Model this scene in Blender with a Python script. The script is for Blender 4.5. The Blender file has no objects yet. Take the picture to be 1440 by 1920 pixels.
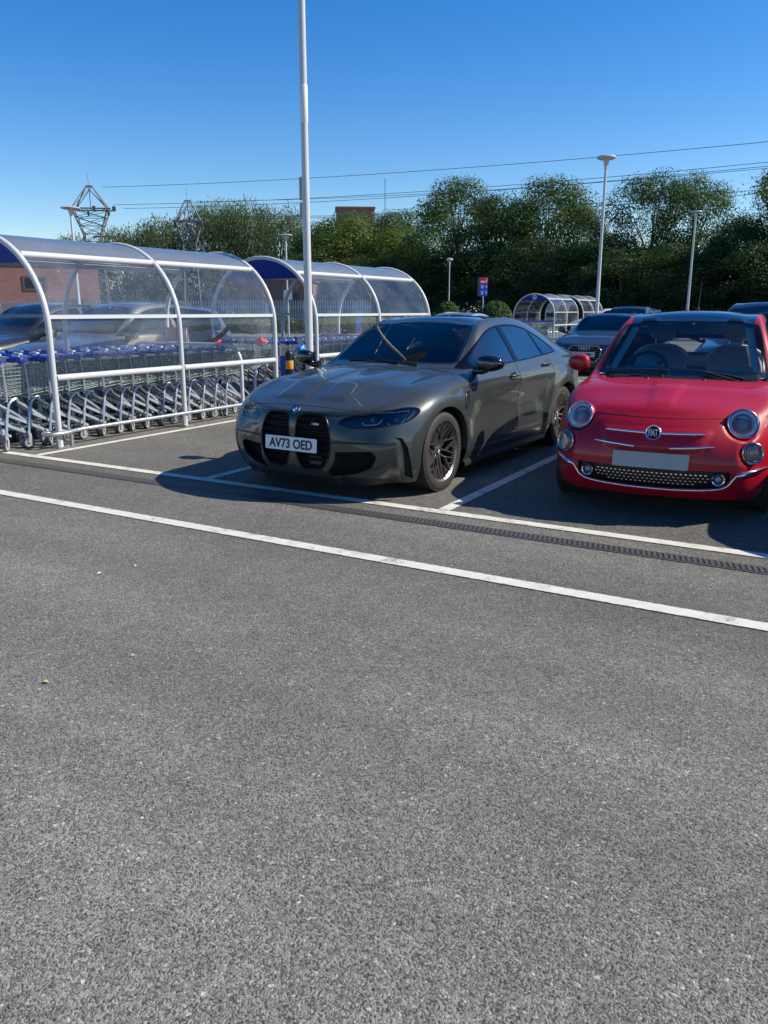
import bpy, bmesh, math, random
import numpy as np
from mathutils import Vector, Matrix
from mathutils.bvhtree import BVHTree
from math import sin, cos, pi, radians as R, sqrt, atan2, hypot
random.seed(7)
SC = bpy.context.scene
COL = SC.collection
# ---------------- camera, sky, sun, exposure ----------------
cam = bpy.data.cameras.new('camera'); camo = bpy.data.objects.new('camera', cam); COL.objects.link(camo)
camo.location = (0, 0, 1.483); camo.rotation_euler = (R(90-14.16), 0, R(30.186))
cam.sensor_fit = 'HORIZONTAL'; cam.sensor_width = 36; cam.lens = 37.36
cam.clip_start = .05; cam.clip_end = 4000
SC.camera = camo
SUN = Vector((1.0, .60, 1.0)).normalized()          # towards the sun
sun_el = math.asin(SUN.z); sun_az = atan2(SUN.x, SUN.y)
W = bpy.data.worlds.new('World'); SC.world = W; W.use_nodes = True
nt = W.node_tree; bg = nt.nodes['Background']
sky = nt.nodes.new('ShaderNodeTexSky'); sky.sky_type = 'NISHITA'; sky.sun_disc = False
sky.sun_elevation = sun_el; sky.sun_rotation = sun_az
sky.air_density = 1.0; sky.dust_density = .25; sky.ozone_density = 2.6; sky.altitude = 0
hsv = nt.nodes.new('ShaderNodeHueSaturation'); hsv.inputs['Saturation'].default_value = 1.42; hsv.inputs['Hue'].default_value = .51
tcw = nt.nodes.new('ShaderNodeTexCoord'); sxw = nt.nodes.new('ShaderNodeSeparateXYZ'); nt.links.new(tcw.outputs['Generated'], sxw.inputs[0])
mrw = nt.nodes.new('ShaderNodeMapRange'); mrw.inputs['From Min'].default_value = 0; mrw.inputs['From Max'].default_value = .09; mrw.inputs['To Min'].default_value = .55; mrw.inputs['To Max'].default_value = 1.45; nt.links.new(sxw.outputs[2], mrw.inputs[0]); nt.links.new(mrw.outputs[0], hsv.inputs['Saturation'])
nt.links.new(sky.outputs[0], hsv.inputs['Color']); nt.links.new(hsv.outputs[0], bg.inputs[0]); bg.inputs[1].default_value = .114
sl = bpy.data.lights.new('sun', 'SUN'); sl.energy = 5.0; sl.angle = R(.53); sl.color = (1, .925, .80)
so = bpy.data.objects.new('sun', sl); COL.objects.link(so)
so.rotation_euler = (-SUN).to_track_quat('-Z', 'Y').to_euler(); so.location = (20, 12, 30)
SC.view_settings.view_transform = 'Standard'; SC.view_settings.look = 'None'
SC.view_settings.exposure = 0.47; SC.view_settings.gamma = 1
SC.render.engine = 'CYCLES'
SC.cycles.max_bounces = 8; SC.cycles.transparent_max_bounces = 24; SC.cycles.glossy_bounces = 4
SC.cycles.transmission_bounces = 6; SC.cycles.diffuse_bounces = 3
SC.cycles.use_denoising = True
SC.cycles.sample_clamp_indirect = 8
# ---------------- helpers ----------------
def lerp(a, b, t): return a+(b-a)*t
MATS = {}
def nodes(m):
    m.use_nodes = True
    return m.node_tree, m.node_tree.nodes, m.node_tree.links
def mat(name, col, rough=.5, metal=0, coat=0, spec=.5, var=0, vscale=8, bump=0, bscale=60, trans=0, ior=1.45, emit=0, coat_r=.03):
    if name in MATS: return MATS[name]
    m = bpy.data.materials.new(name); t, N, L = nodes(m)
    b = N['Principled BSDF']
    c = (*col, 1)
    b.inputs['Base Color'].default_value = c; b.inputs['Roughness'].default_value = rough
    b.inputs['Metallic'].default_value = metal; b.inputs['Coat Weight'].default_value = coat
    b.inputs['Coat Roughness'].default_value = coat_r
    b.inputs['Specular IOR Level'].default_value = spec
    b.inputs['Transmission Weight'].default_value = trans; b.inputs['IOR'].default_value = ior
    if emit:
        b.inputs['Emission Color'].default_value = c; b.inputs['Emission Strength'].default_value = emit
    if var or bump:
        tc = N.new('ShaderNodeTexCoord')
    if var:
        n = N.new('ShaderNodeTexNoise'); n.inputs['Scale'].default_value = vscale; n.inputs['Detail'].default_value = 6
        L.new(tc.outputs['Object'], n.inputs['Vector'])
        mx = N.new('ShaderNodeMix'); mx.data_type = 'RGBA'
        mx.inputs['A'].default_value = (*[x*(1-var) for x in col], 1); mx.inputs['B'].default_value = (*[min(1, x*(1+var)) for x in col], 1)
        L.new(n.outputs['Fac'], mx.inputs['Factor']); L.new(mx.outputs['Result'], b.inputs['Base Color'])
        mr = N.new('ShaderNodeMapRange'); mr.inputs['To Min'].default_value = max(0, rough-.12*min(1, var*3)); mr.inputs['To Max'].default_value = min(1, rough+.12*min(1, var*3))
        L.new(n.outputs['Fac'], mr.inputs['Value']); L.new(mr.outputs['Result'], b.inputs['Roughness'])
    if bump:
        n2 = N.new('ShaderNodeTexNoise'); n2.inputs['Scale'].default_value = bscale; n2.inputs['Detail'].default_value = 4
        L.new(tc.outputs['Object'], n2.inputs['Vector'])
        bp = N.new('ShaderNodeBump'); bp.inputs['Strength'].default_value = bump; bp.inputs['Distance'].default_value = .01
        L.new(n2.outputs['Fac'], bp.inputs['Height']); L.new(bp.outputs['Normal'], b.inputs['Normal'])
    MATS[name] = m
    return m
def tag(o, label=None, cat=None, group=None, kind=None):
    if label: o['label'] = label
    if cat: o['category'] = cat
    if group: o['group'] = group
    if kind: o['kind'] = kind
    return o
def empty(name, loc=(0, 0, 0), rz=0, label=None, cat=None, group=None):
    o = bpy.data.objects.new(name, None); COL.objects.link(o)
    o.location = loc; o.rotation_euler = (0, 0, rz); o.empty_display_size = .1
    return tag(o, label, cat, group)
class MB:
    def __init__(s): s.v = []; s.f = []; s.mi = []; s.cur = 0
    def add(s, vs, fs):
        k = len(s.v); s.v += [tuple(map(float, v)) for v in vs]
        s.f += [tuple(i+k for i in f) for f in fs]; s.mi += [s.cur]*len(fs); return s
    def box(s, c, d, rz=0, M=None):
        x, y, z = d[0]/2, d[1]/2, d[2]/2
        vs = [Vector(p) for p in ((-x,-y,-z),(x,-y,-z),(x,y,-z),(-x,y,-z),(-x,-y,z),(x,-y,z),(x,y,z),(-x,y,z))]
        if M is None: M = Matrix.Rotation(rz, 3, 'Z')
        vs = [M @ v + Vector(c) for v in vs]
        return s.add(vs, [(3,2,1,0),(4,5,6,7),(0,1,5,4),(1,2,6,5),(2,3,7,6),(3,0,4,7)])
    def bar(s, a, b, w, h=None):
        a, b = Vector(a), Vector(b); d = b-a; h = h or w
        q = d.to_track_quat('Y', 'Z').to_matrix()
        return s.box((a+b)/2, (w, d.length, h), M=q)
    def tube(s, pts, r, n=8, cap=True, closed=False):
        P = [Vector(p) for p in pts]; m = len(P)
        rs = r if isinstance(r, (list, tuple)) else [r]*m
        vs = []; up = None
        for i in range(m):
            if closed: t = P[(i+1) % m]-P[i-1]
            else: t = P[min(i+1, m-1)]-P[max(i-1, 0)]
            if t.length < 1e-9: t = Vector((0, 0, 1))
            t.normalize()
            if up is None:
                up = Vector((0, 0, 1)) if abs(t.z) < .9 else Vector((1, 0, 0))
            a = up - t*up.dot(t)
            if a.length < 1e-6: a = t.orthogonal()
            a.normalize(); b = t.cross(a); up = a
            for k in range(n):
                th = 2*pi*k/n; vs.append(P[i]+(a*cos(th)+b*sin(th))*rs[i])
        fs = []
        for i in range(m if closed else m-1):
            j = (i+1) % m
            for k in range(n):
                fs.append((i*n+k, i*n+(k+1) % n, j*n+(k+1) % n, j*n+k))
        if cap and not closed:
            fs.append(tuple(range(n-1, -1, -1))); fs.append(tuple((m-1)*n+k for k in range(n)))
        return s.add(vs, fs)
    def lathe(s, prof, n=24, M=None, closed=False):   # prof: (r, z); about Z, through M
        M = M or Matrix.Identity(4); vs = []; m = len(prof)
        for (r, z) in prof:
            for k in range(n):
                th = 2*pi*k/n; vs.append(M @ Vector((r*cos(th), r*sin(th), z)))
        fs = []
        for i in range(m if closed else m-1):
            j = (i+1) % m
            for k in range(n): fs.append((i*n+k, i*n+(k+1) % n, j*n+(k+1) % n, j*n+k))
        if not closed:
            if prof[0][0] > 1e-6: fs.append(tuple(range(n-1, -1, -1)))
            if prof[-1][0] > 1e-6: fs.append(tuple((m-1)*n+k for k in range(n)))
        return s.add(vs, fs)
    def prism(s, poly, M, d):      # poly in local xy, extruded to z=d, through M
        n = len(poly)
        vs = [M @ Vector((p[0], p[1], 0)) for p in poly]+[M @ Vector((p[0], p[1], d)) for p in poly]
        fs = [tuple(range(n-1, -1, -1)), tuple(range(n, 2*n))]+[(i, (i+1) % n, n+(i+1) % n, n+i) for i in range(n)]
        return s.add(vs, fs)
    def grid(s, G):     # list of rows of points
        a, b = len(G), len(G[0])
        return s.add([p for r in G for p in r], [(i*b+j, i*b+j+1, (i+1)*b+j+1, (i+1)*b+j) for i in range(a-1) for j in range(b-1)])
    def mesh(s, name):
        me = bpy.data.meshes.new(name); me.from_pydata(s.v, [], s.f)
        me.polygons.foreach_set('material_index', s.mi); me.update(); return me
    def build(s, name, m, parent=None, smooth=30, loc=None):
        me = s.mesh(name)
        for x in (m if isinstance(m, (list, tuple)) else [m]): me.materials.append(x)
        return link(name, me, parent, smooth, loc)
def link(name, me, parent=None, smooth=None, loc=None):
    o = bpy.data.objects.new(name, me); COL.objects.link(o)
    if parent is not None: o.parent = parent
    if loc is not None: o.location = loc
    if smooth:
        me.polygons.foreach_set('use_smooth', [True]*len(me.polygons))
        try: me.set_sharp_from_angle(angle=R(smooth))
        except Exception: pass
    me.update()
    return o
def split_islands(o):
    """each loose piece of a mesh becomes an object of its own"""
    me = o.data; nv = len(me.vertices); par = list(range(nv))
    def find(a):
        while par[a] != a: par[a] = par[par[a]]; a = par[a]
        return a
    for e in me.edges:
        a, b = find(e.vertices[0]), find(e.vertices[1])
        if a != b: par[a] = b
    gr = {}
    for p in me.polygons: gr.setdefault(find(p.vertices[0]), []).append(p.index)
    out = []
    for fs in gr.values():
        ids = {}; vs = []; F = []
        for i in fs:
            t = []
            for v in me.polygons[i].vertices:
                if v not in ids: ids[v] = len(vs); vs.append(tuple(me.vertices[v].co))
                t.append(ids[v])
            F.append(t)
        m2 = bpy.data.meshes.new(o.name.split('.')[0]); m2.from_pydata(vs, [], F); m2.materials.append(me.materials[0]); out.append(link(o.name.split('.')[0], m2, o.parent, 50))
    bpy.data.objects.remove(o)
    return out
def copy_tree(o, parent=None):
    c = o.copy(); COL.objects.link(c)
    if parent is not None: c.parent = parent
    for ch in list(o.children): copy_tree(ch, c)
    return c
def TR(loc, rx=0, ry=0, rz=0):
    from mathutils import Euler
    return Matrix.Translation(loc) @ Euler((rx, ry, rz)).to_matrix().to_4x4()
def text_mesh(txt, size, depth=.001):
    cu = bpy.data.curves.new('lettering', 'FONT'); cu.body = txt; cu.size = size; cu.extrude = depth
    cu.offset = size*.028; cu.align_x = 'CENTER'; cu.align_y = 'CENTER'
    o = bpy.data.objects.new('lettering', cu); COL.objects.link(o)
    dg = bpy.context.evaluated_depsgraph_get(); me = bpy.data.meshes.new_from_object(o.evaluated_get(dg))
    bpy.data.objects.remove(o); return me
def blob(c, rad, seed, amp=.18, n=14):
    rng = random.Random(seed); m = MB(); G = []
    for i in range(n+1):
        th = pi*i/n; row = []
        for j in range(n*2+1):
            ph = 2*pi*(j % (n*2))/(n*2); q = 1+amp*(sin(3*ph+seed)*sin(th*2+seed)+.6*sin(5*th+2*ph))
            row.append((c[0]+rad[0]*q*sin(th)*cos(ph), c[1]+rad[1]*q*sin(th)*sin(ph), c[2]+rad[2]*q*cos(th)))
        G.append(row)
    m.grid(G); return m
# ---------------- ground ----------------
def asphalt_nodes(m, paint=False):
    t, N, L = nodes(m); b = N['Principled BSDF']
    tc = N.new('ShaderNodeTexCoord')
    warp = N.new('ShaderNodeTexNoise'); warp.inputs['Scale'].default_value = 60; warp.inputs['Detail'].default_value = 2
    L.new(tc.outputs['Object'], warp.inputs['Vector'])
    vm = N.new('ShaderNodeVectorMath'); vm.operation = 'MULTIPLY_ADD'; vm.inputs[1].default_value = (.010,)*3
    L.new(warp.outputs['Color'], vm.inputs[0]); L.new(tc.outputs['Object'], vm.inputs[2])
    v = N.new('ShaderNodeTexVoronoi'); v.inputs['Scale'].default_value = 108; v.inputs['Randomness'].default_value = 1
    L.new(vm.outputs[0], v.inputs['Vector'])
    ve = N.new('ShaderNodeTexVoronoi'); ve.feature = 'DISTANCE_TO_EDGE'; ve.inputs['Scale'].default_value = 108
    L.new(vm.outputs[0], ve.inputs['Vector'])
    # chips: random grey, some pale, some dark
    sep = N.new('ShaderNodeSeparateColor'); L.new(v.outputs['Color'], sep.inputs[0])
    cr = N.new('ShaderNodeValToRGB'); e = cr.color_ramp.elements
    e[0].position = 0; e[0].color = (.140, .137, .119, 1); e[1].position = .60; e[1].color = (.236, .229, .197, 1)
    x = e.new(.93); x.color = (.276, .267, .23, 1); x = e.new(.985); x.color = (.34, .32, .27, 1); x = e.new(.998); x.color = (.48, .46, .40, 1)
    L.new(sep.outputs[0], cr.inputs[0])
    # pits between the chips hold darker binder, unevenly
    pn = N.new('ShaderNodeTexNoise'); pn.inputs['Scale'].default_value = 130; pn.inputs['Detail'].default_value = 3; pn.inputs['Roughness'].default_value = .6; L.new(vm.outputs[0], pn.inputs['Vector'])
    pe = N.new('ShaderNodeMath'); pe.operation = 'MULTIPLY_ADD'; pe.inputs[1].default_value = .45; L.new(ve.outputs['Distance'], pe.inputs[0]); L.new(pn.outputs['Fac'], pe.inputs[2])
    ed = N.new('ShaderNodeMapRange'); ed.inputs['From Min'].default_value = .42; ed.inputs['From Max'].default_value = .55; ed.inputs['To Min'].default_value = .27; ed.inputs['To Max'].default_value = 1
    L.new(pe.outputs[0], ed.inputs['Value'])
    mul = N.new('ShaderNodeMix'); mul.data_type = 'RGBA'; mul.blend_type = 'MULTIPLY'; mul.inputs['Factor'].default_value = 1
    L.new(cr.outputs[0], mul.inputs['A']); L.new(ed.outputs[0], mul.inputs['B'])
    # broad wear
    big = N.new('ShaderNodeTexNoise'); big.inputs['Scale'].default_value = .55; big.inputs['Detail'].default_value = 5; big.inputs['Roughness'].default_value = .6
    L.new(tc.outputs['Object'], big.inputs['Vector'])
    mr = N.new('ShaderNodeMapRange'); mr.inputs['From Min'].default_value = .3; mr.inputs['From Max'].default_value = .7; mr.inputs['To Min'].default_value = .80; mr.inputs['To Max'].default_value = 1.16
    L.new(big.outputs['Fac'], mr.inputs['Value'])
    med = N.new('ShaderNodeTexNoise'); med.inputs['Scale'].default_value = 9; med.inputs['Detail'].default_value = 4
    L.new(tc.outputs['Object'], med.inputs['Vector'])
    mr2 = N.new('ShaderNodeMapRange'); mr2.inputs['From Min'].default_value = .3; mr2.inputs['From Max'].default_value = .7; mr2.inputs['To Min'].default_value = .9; mr2.inputs['To Max'].default_value = 1.1
    L.new(med.outputs['Fac'], mr2.inputs['Value'])
    mpt = N.new('ShaderNodeMapping'); mpt.inputs['Scale'].default_value = (.10, 1.3, 1); mpt.inputs['Rotation'].default_value = (0, 0, .05); L.new(tc.outputs['Object'], mpt.inputs[0])
    trk = N.new('ShaderNodeTexNoise'); trk.inputs['Scale'].default_value = 1.1; trk.inputs['Detail'].default_value = 3; L.new(mpt.outputs[0], trk.inputs['Vector'])
    mr3 = N.new('ShaderNodeMapRange'); mr3.inputs['From Min'].default_value = .35; mr3.inputs['From Max'].default_value = .65; mr3.inputs['To Min'].default_value = .84; mr3.inputs['To Max'].default_value = 1.12; L.new(trk.outputs['Fac'], mr3.inputs['Value'])
    stn = N.new('ShaderNodeTexNoise'); stn.inputs['Scale'].default_value = 1.7; stn.inputs['Detail'].default_value = 2; L.new(tc.outputs['Object'], stn.inputs['Vector'])
    mr4 = N.new('ShaderNodeMapRange'); mr4.inputs['From Min'].default_value = .70; mr4.inputs['From Max'].default_value = .78; mr4.inputs['To Min'].default_value = 1; mr4.inputs['To Max'].default_value = .62; L.new(stn.outputs['Fac'], mr4.inputs['Value'])
    m34 = N.new('ShaderNodeMath'); m34.operation = 'MULTIPLY'; L.new(mr3.outputs[0], m34.inputs[0]); L.new(mr4.outputs[0], m34.inputs[1])
    mm0 = N.new('ShaderNodeMath'); mm0.operation = 'MULTIPLY'; L.new(mr.outputs[0], mm0.inputs[0]); L.new(mr2.outputs[0], mm0.inputs[1])
    mm = N.new('ShaderNodeMath'); mm.operation = 'MULTIPLY'; L.new(mm0.outputs[0], mm.inputs[0]); L.new(m34.outputs[0], mm.inputs[1])
    # light falloff with viewing angle painted into the colour: paler lane, darker bays
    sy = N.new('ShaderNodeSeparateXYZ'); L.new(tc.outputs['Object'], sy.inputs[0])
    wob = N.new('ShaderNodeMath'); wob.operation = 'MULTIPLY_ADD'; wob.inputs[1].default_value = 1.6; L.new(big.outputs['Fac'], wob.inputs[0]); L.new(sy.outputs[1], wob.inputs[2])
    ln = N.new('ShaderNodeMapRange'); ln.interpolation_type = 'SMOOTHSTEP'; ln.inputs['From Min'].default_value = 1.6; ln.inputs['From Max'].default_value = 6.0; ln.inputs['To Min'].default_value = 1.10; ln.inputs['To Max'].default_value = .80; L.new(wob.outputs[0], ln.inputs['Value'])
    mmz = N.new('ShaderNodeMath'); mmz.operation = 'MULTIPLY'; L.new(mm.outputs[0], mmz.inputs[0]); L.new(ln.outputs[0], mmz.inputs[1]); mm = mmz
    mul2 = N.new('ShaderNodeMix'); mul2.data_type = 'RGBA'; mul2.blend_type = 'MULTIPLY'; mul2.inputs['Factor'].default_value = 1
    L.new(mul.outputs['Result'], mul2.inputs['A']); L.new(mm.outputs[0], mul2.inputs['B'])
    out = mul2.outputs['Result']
    hd = N.new('ShaderNodeMath'); hd.operation = 'MINIMUM'; hd.inputs[1].default_value = .22; L.new(ve.outputs['Distance'], hd.inputs[0])
    hp = N.new('ShaderNodeMath'); hp.operation = 'MULTIPLY'; hp.inputs[1].default_value = .9; L.new(pn.outputs['Fac'], hp.inputs[0])
    hq = N.new('ShaderNodeMath'); hq.operation = 'MULTIPLY_ADD'; hq.inputs[1].default_value = .22; L.new(sep.outputs[1], hq.inputs[0]); L.new(hp.outputs[0], hq.inputs[2])
    hs = N.new('ShaderNodeMath'); hs.operation = 'MULTIPLY_ADD'; hs.inputs[1].default_value = .6; L.new(hd.outputs[0], hs.inputs[0]); L.new(hq.outputs[0], hs.inputs[2])
    bp = N.new('ShaderNodeBump'); bp.inputs['Strength'].default_value = 1.0 if not paint else .45; bp.inputs['Distance'].default_value = .010
    L.new(hs.outputs[0], bp.inputs['Height']); L.new(bp.outputs['Normal'], b.inputs['Normal'])
    b.inputs['Roughness'].default_value = .82; b.inputs['Specular IOR Level'].default_value = .35
    if paint:
        n = N.new('ShaderNodeTexNoise'); n.inputs['Scale'].default_value = 5; n.inputs['Detail'].default_value = 8; n.inputs['Roughness'].default_value = .75
        L.new(tc.outputs['Object'], n.inputs['Vector'])
        a = N.new('ShaderNodeMath'); a.operation = 'MULTIPLY_ADD'; a.inputs[1].default_value = .55; L.new(hd.outputs[0], a.inputs[0]); L.new(n.outputs['Fac'], a.inputs[2])
        r = N.new('ShaderNodeMapRange'); r.inputs['From Min'].default_value = .37; r.inputs['From Max'].default_value = .50; L.new(a.outputs[0], r.inputs['Value'])
        uvn = N.new('ShaderNodeUVMap'); sxy = N.new('ShaderNodeSeparateXYZ'); L.new(uvn.outputs[0], sxy.inputs[0])
        dv = N.new('ShaderNodeMath'); dv.operation = 'SUBTRACT'; dv.inputs[1].default_value = .5; L.new(sxy.outputs[1], dv.inputs[0])
        av = N.new('ShaderNodeMath'); av.operation = 'ABSOLUTE'; L.new(dv.outputs[0], av.inputs[0])
        en = N.new('ShaderNodeTexNoise'); en.inputs['Scale'].default_value = 38; en.inputs['Detail'].default_value = 4; L.new(tc.outputs['Object'], en.inputs['Vector'])
        ea = N.new('ShaderNodeMath'); ea.operation = 'MULTIPLY_ADD'; ea.inputs[1].default_value = .16; L.new(en.outputs['Fac'], ea.inputs[0]); L.new(av.outputs[0], ea.inputs[2])
        ee = N.new('ShaderNodeMapRange'); ee.inputs['From Min'].default_value = .50; ee.inputs['From Max'].default_value = .525; ee.inputs['To Min'].default_value = 1; ee.inputs['To Max'].default_value = 0; L.new(ea.outputs[0], ee.inputs['Value'])
        rm = N.new('ShaderNodeMath'); rm.operation = 'MULTIPLY'; L.new(r.outputs[0], rm.inputs[0]); L.new(ee.outputs[0], rm.inputs[1])
        pc = N.new('ShaderNodeMix'); pc.data_type = 'RGBA'; pc.inputs['A'].default_value = (.53, .505, .43, 1); pc.inputs['B'].default_value = (.70, .67, .585, 1)
        L.new(med.outputs['Fac'], pc.inputs['Factor'])
        mx = N.new('ShaderNodeMix'); mx.data_type = 'RGBA'; L.new(rm.outputs[0], mx.inputs['Factor']); L.new(out, mx.inputs['A']); L.new(pc.outputs['Result'], mx.inputs['B'])
        out = mx.outputs['Result']
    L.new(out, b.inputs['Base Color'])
    return m
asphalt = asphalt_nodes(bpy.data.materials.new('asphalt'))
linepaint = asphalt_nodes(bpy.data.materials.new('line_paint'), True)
g = MB(); S = 1500
g.add([(-S,-S,0),(S,-S,0),(S,S,0),(-S,S,0)], [(0,1,2,3)])
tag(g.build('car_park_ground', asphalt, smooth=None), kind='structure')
LINES = MB()
def line(u0, v0, u1, v1, w=.1, z=.004):
    a, b = Vector((u0, v0, z)), Vector((u1, v1, z)); d = (b-a).normalized(); p = Vector((-d.y, d.x, 0))*w/2*1.18
    LINES.add([a-p, b-p, b+p, a+p], [(0,1,2,3)])
line(-14, 5.30, 9, 5.30); line(-22, 4.04, 12, 4.04, .105)
for u in (-7.36, -4.97, -2.585, -.2, 2.2):
    line(u, 5.352, u, 10.0, .095)
line(-6.6, 10.05, 9, 10.05)
for u in (-4.97, -2.585, -.2, 2.2): line(u, 10.102, u, 14.7, .095)
# rows beyond the aisle
for k in range(8): line(-8.4+k*2.4, 19.05, -8.4+k*2.4, 23.7, .1)
line(-9, 17.3, 12, 17.3); 
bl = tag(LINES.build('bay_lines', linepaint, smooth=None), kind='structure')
ul = bl.data.uv_layers.new(name='UVMap')
for p in bl.data.polygons:
    for li, uvc in zip(p.loop_indices, ((0,0),(1,0),(1,1),(0,1))): ul.data[li].uv = uvc
# slot drain
dr = MB(); v0, v1 = 4.915, 5.04
iron = mat('drain_iron', (.095, .092, .086), .55, metal=.3, var=.25, vscale=30, bump=.2)
dr.add([(-14, v0, .0035), (9, v0, .0035), (9, v1, .0035), (-14, v1, .0035)], [(0,1,2,3)])
v0, v1 = 4.905, 5.05
d = tag(empty('drain_channel', (0, 0, 0)), 'long black slotted drain channel set in the asphalt along the bay line', 'drain')
dr.build('channel', mat('drain_black', (.016, .016, .016), .8), d, smooth=None)
gr = MB()
gr.box((-2.5, v0+.010, .003), (23, .018, .004)); gr.box((-2.5, v1-.010, .003), (23, .018, .004))
x = -11.0
while x < 1.2:
    gr.box((x, (v0+v1)/2, .0045), (.019, v1-v0-.040, .005), rz=.25); x += .034
gr.build('grating', iron, d, smooth=None)
# small litter on the asphalt
lf = MB(); 
def leaf_pts(L, wd):
    return [(-L/2,0,.006),(-L/5,-wd/2,.010),(L/5,-wd/2,.012),(L/2,0,.004),(L/5,wd/2,.014),(-L/5,wd/2,.010)]
lf.add(leaf_pts(.034, .018), [(0,1,2,3,4,5)])
o = lf.build('fallen_leaf', mat('leaf_yellow', (.62, .42, .16), .7), smooth=None, loc=(-2.71, 1.9, 0)); o.rotation_euler = (0, 0, .2)
tag(o, 'small curled yellow leaf lying on the open asphalt', 'leaf')
for k, (x, y, lab) in enumerate(((-2.6, 2.26, 'white paper scrap on the asphalt just beyond the yellow leaf'), (-3.64, 2.97, 'pale thin litter sliver on the asphalt, left of two slivers near the long line'), (-3.57, 3.18, 'pale thin litter sliver on the asphalt, right and farther of two slivers'))):
    p = MB(); p.add(leaf_pts(.022 if k == 0 else .04, .012), [(0,1,2,3,4,5)])
    o = p.build('paper_scrap', mat('paper_scrap', (.7, .7, .67), .7), smooth=None, loc=(x, y, 0)); o.rotation_euler = (0, 0, .5+k)
    tag(o, lab, 'litter')
# ---------------- trolley shelters ----------------
white = mat('white_tube', (.50, .51, .51), .36, spec=.5, var=.06, vscale=14)
galv = mat('galvanised', (.50, .52, .53), .36, metal=.85, var=.18, vscale=25)
navy = mat('navy_panel', (.004, .028, .22), .55, spec=.25, var=.12, vscale=3)
def glazing(name, tint, haze, hazecol, rough=.04, lo=.55, hi=2.2):
    m = bpy.data.materials.new(name); t, N, L = nodes(m); N.clear()
    out = N.new('ShaderNodeOutputMaterial')
    tr = N.new('ShaderNodeBsdfTransparent'); tr.inputs[0].default_value = (*tint, 1)
    df = N.new('ShaderNodeBsdfDiffuse'); df.inputs[0].default_value = (*hazecol, 1)
    gl = N.new('ShaderNodeBsdfGlossy'); gl.inputs['Roughness'].default_value = rough
    tc = N.new('ShaderNodeTexCoord')
    mp = N.new('ShaderNodeMapping'); mp.inputs['Scale'].default_value = (1, 1.6, 7); mp.inputs['Rotation'].default_value = (.5, 0, 0); L.new(tc.outputs['Object'], mp.inputs['Vector'])
    n = N.new('ShaderNodeTexNoise'); n.inputs['Scale'].default_value = 1.6; n.inputs['Detail'].default_value = 9; n.inputs['Roughness'].default_value = .62; L.new(tc.outputs['Object'], n.inputs['Vector'])
    n2 = N.new('ShaderNodeTexNoise'); n2.inputs['Scale'].default_value = 11; n2.inputs['Detail'].default_value = 6; L.new(mp.outputs[0], n2.inputs['Vector'])
    mr = N.new('ShaderNodeMapRange'); mr.inputs['From Min'].default_value = .40; mr.inputs['From Max'].default_value = .78; mr.inputs['To Min'].default_value = haze*lo; mr.inputs['To Max'].default_value = haze*hi; L.new(n.outputs['Fac'], mr.inputs['Value'])
    sc = N.new('ShaderNodeMapRange'); sc.inputs['From Min'].default_value = .66; sc.inputs['From Max'].default_value = .74; sc.inputs['To Max'].default_value = .35 if haze < .3 else .03; L.new(n2.outputs['Fac'], sc.inputs['Value'])
    ad = N.new('ShaderNodeMath'); ad.operation = 'ADD'; ad.use_clamp = True; L.new(mr.outputs[0], ad.inputs[0]); L.new(sc.outputs[0], ad.inputs[1])
    m1 = N.new('ShaderNodeMixShader'); L.new(ad.outputs[0], m1.inputs[0]); L.new(tr.outputs[0], m1.inputs[1]); L.new(df.outputs[0], m1.inputs[2])
    fr = N.new('ShaderNodeFresnel'); fr.inputs[0].default_value = 1.45
    bp = N.new('ShaderNodeBump'); bp.inputs['Strength'].default_value = .25; bp.inputs['Distance'].default_value = .02; L.new(n.outputs['Fac'], bp.inputs['Height']); L.new(bp.outputs[0], gl.inputs['Normal'])
    m2 = N.new('ShaderNodeMixShader'); L.new(fr.outputs[0], m2.inputs[0]); L.new(m1.outputs[0], m2.inputs[1]); L.new(gl.outputs[0], m2.inputs[2])
    L.new(m2.outputs[0], out.inputs[0]); return m
clear = glazing('clear_polycarbonate', (.90, .94, 0.97), .05, (.62, .72, .85))
roofpc = glazing('roof_polycarbonate', (.50, .56, .66), .42, (.33, .38, .46), .12, .92, 1.12)
UN, UF = -7.58, -9.78; UC = (UN+UF)/2; HA = 1.10; Z0 = 1.28; HZ = 1.05
def arch(th, d=0):        # th 0 at the near side, pi at the far side
    return (UC-UC + (HA+d)*cos(th), Z0+(HZ+d)*sin(th))
def hoop_pts(v, n=28, d=0):
    P = [(HA+d, v, .0), (HA+d, v, .5), (HA+d, v, 1.0)]
    P += [(arch(pi*k/n, d)[0], v, arch(pi*k/n, d)[1]) for k in range(n+1)]
    P += [(-HA-d, v, 1.0), (-HA-d, v, .5), (-HA-d, v, 0)]
    return P
TOPTH = math.asin((2.085-Z0)/HZ)
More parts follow.
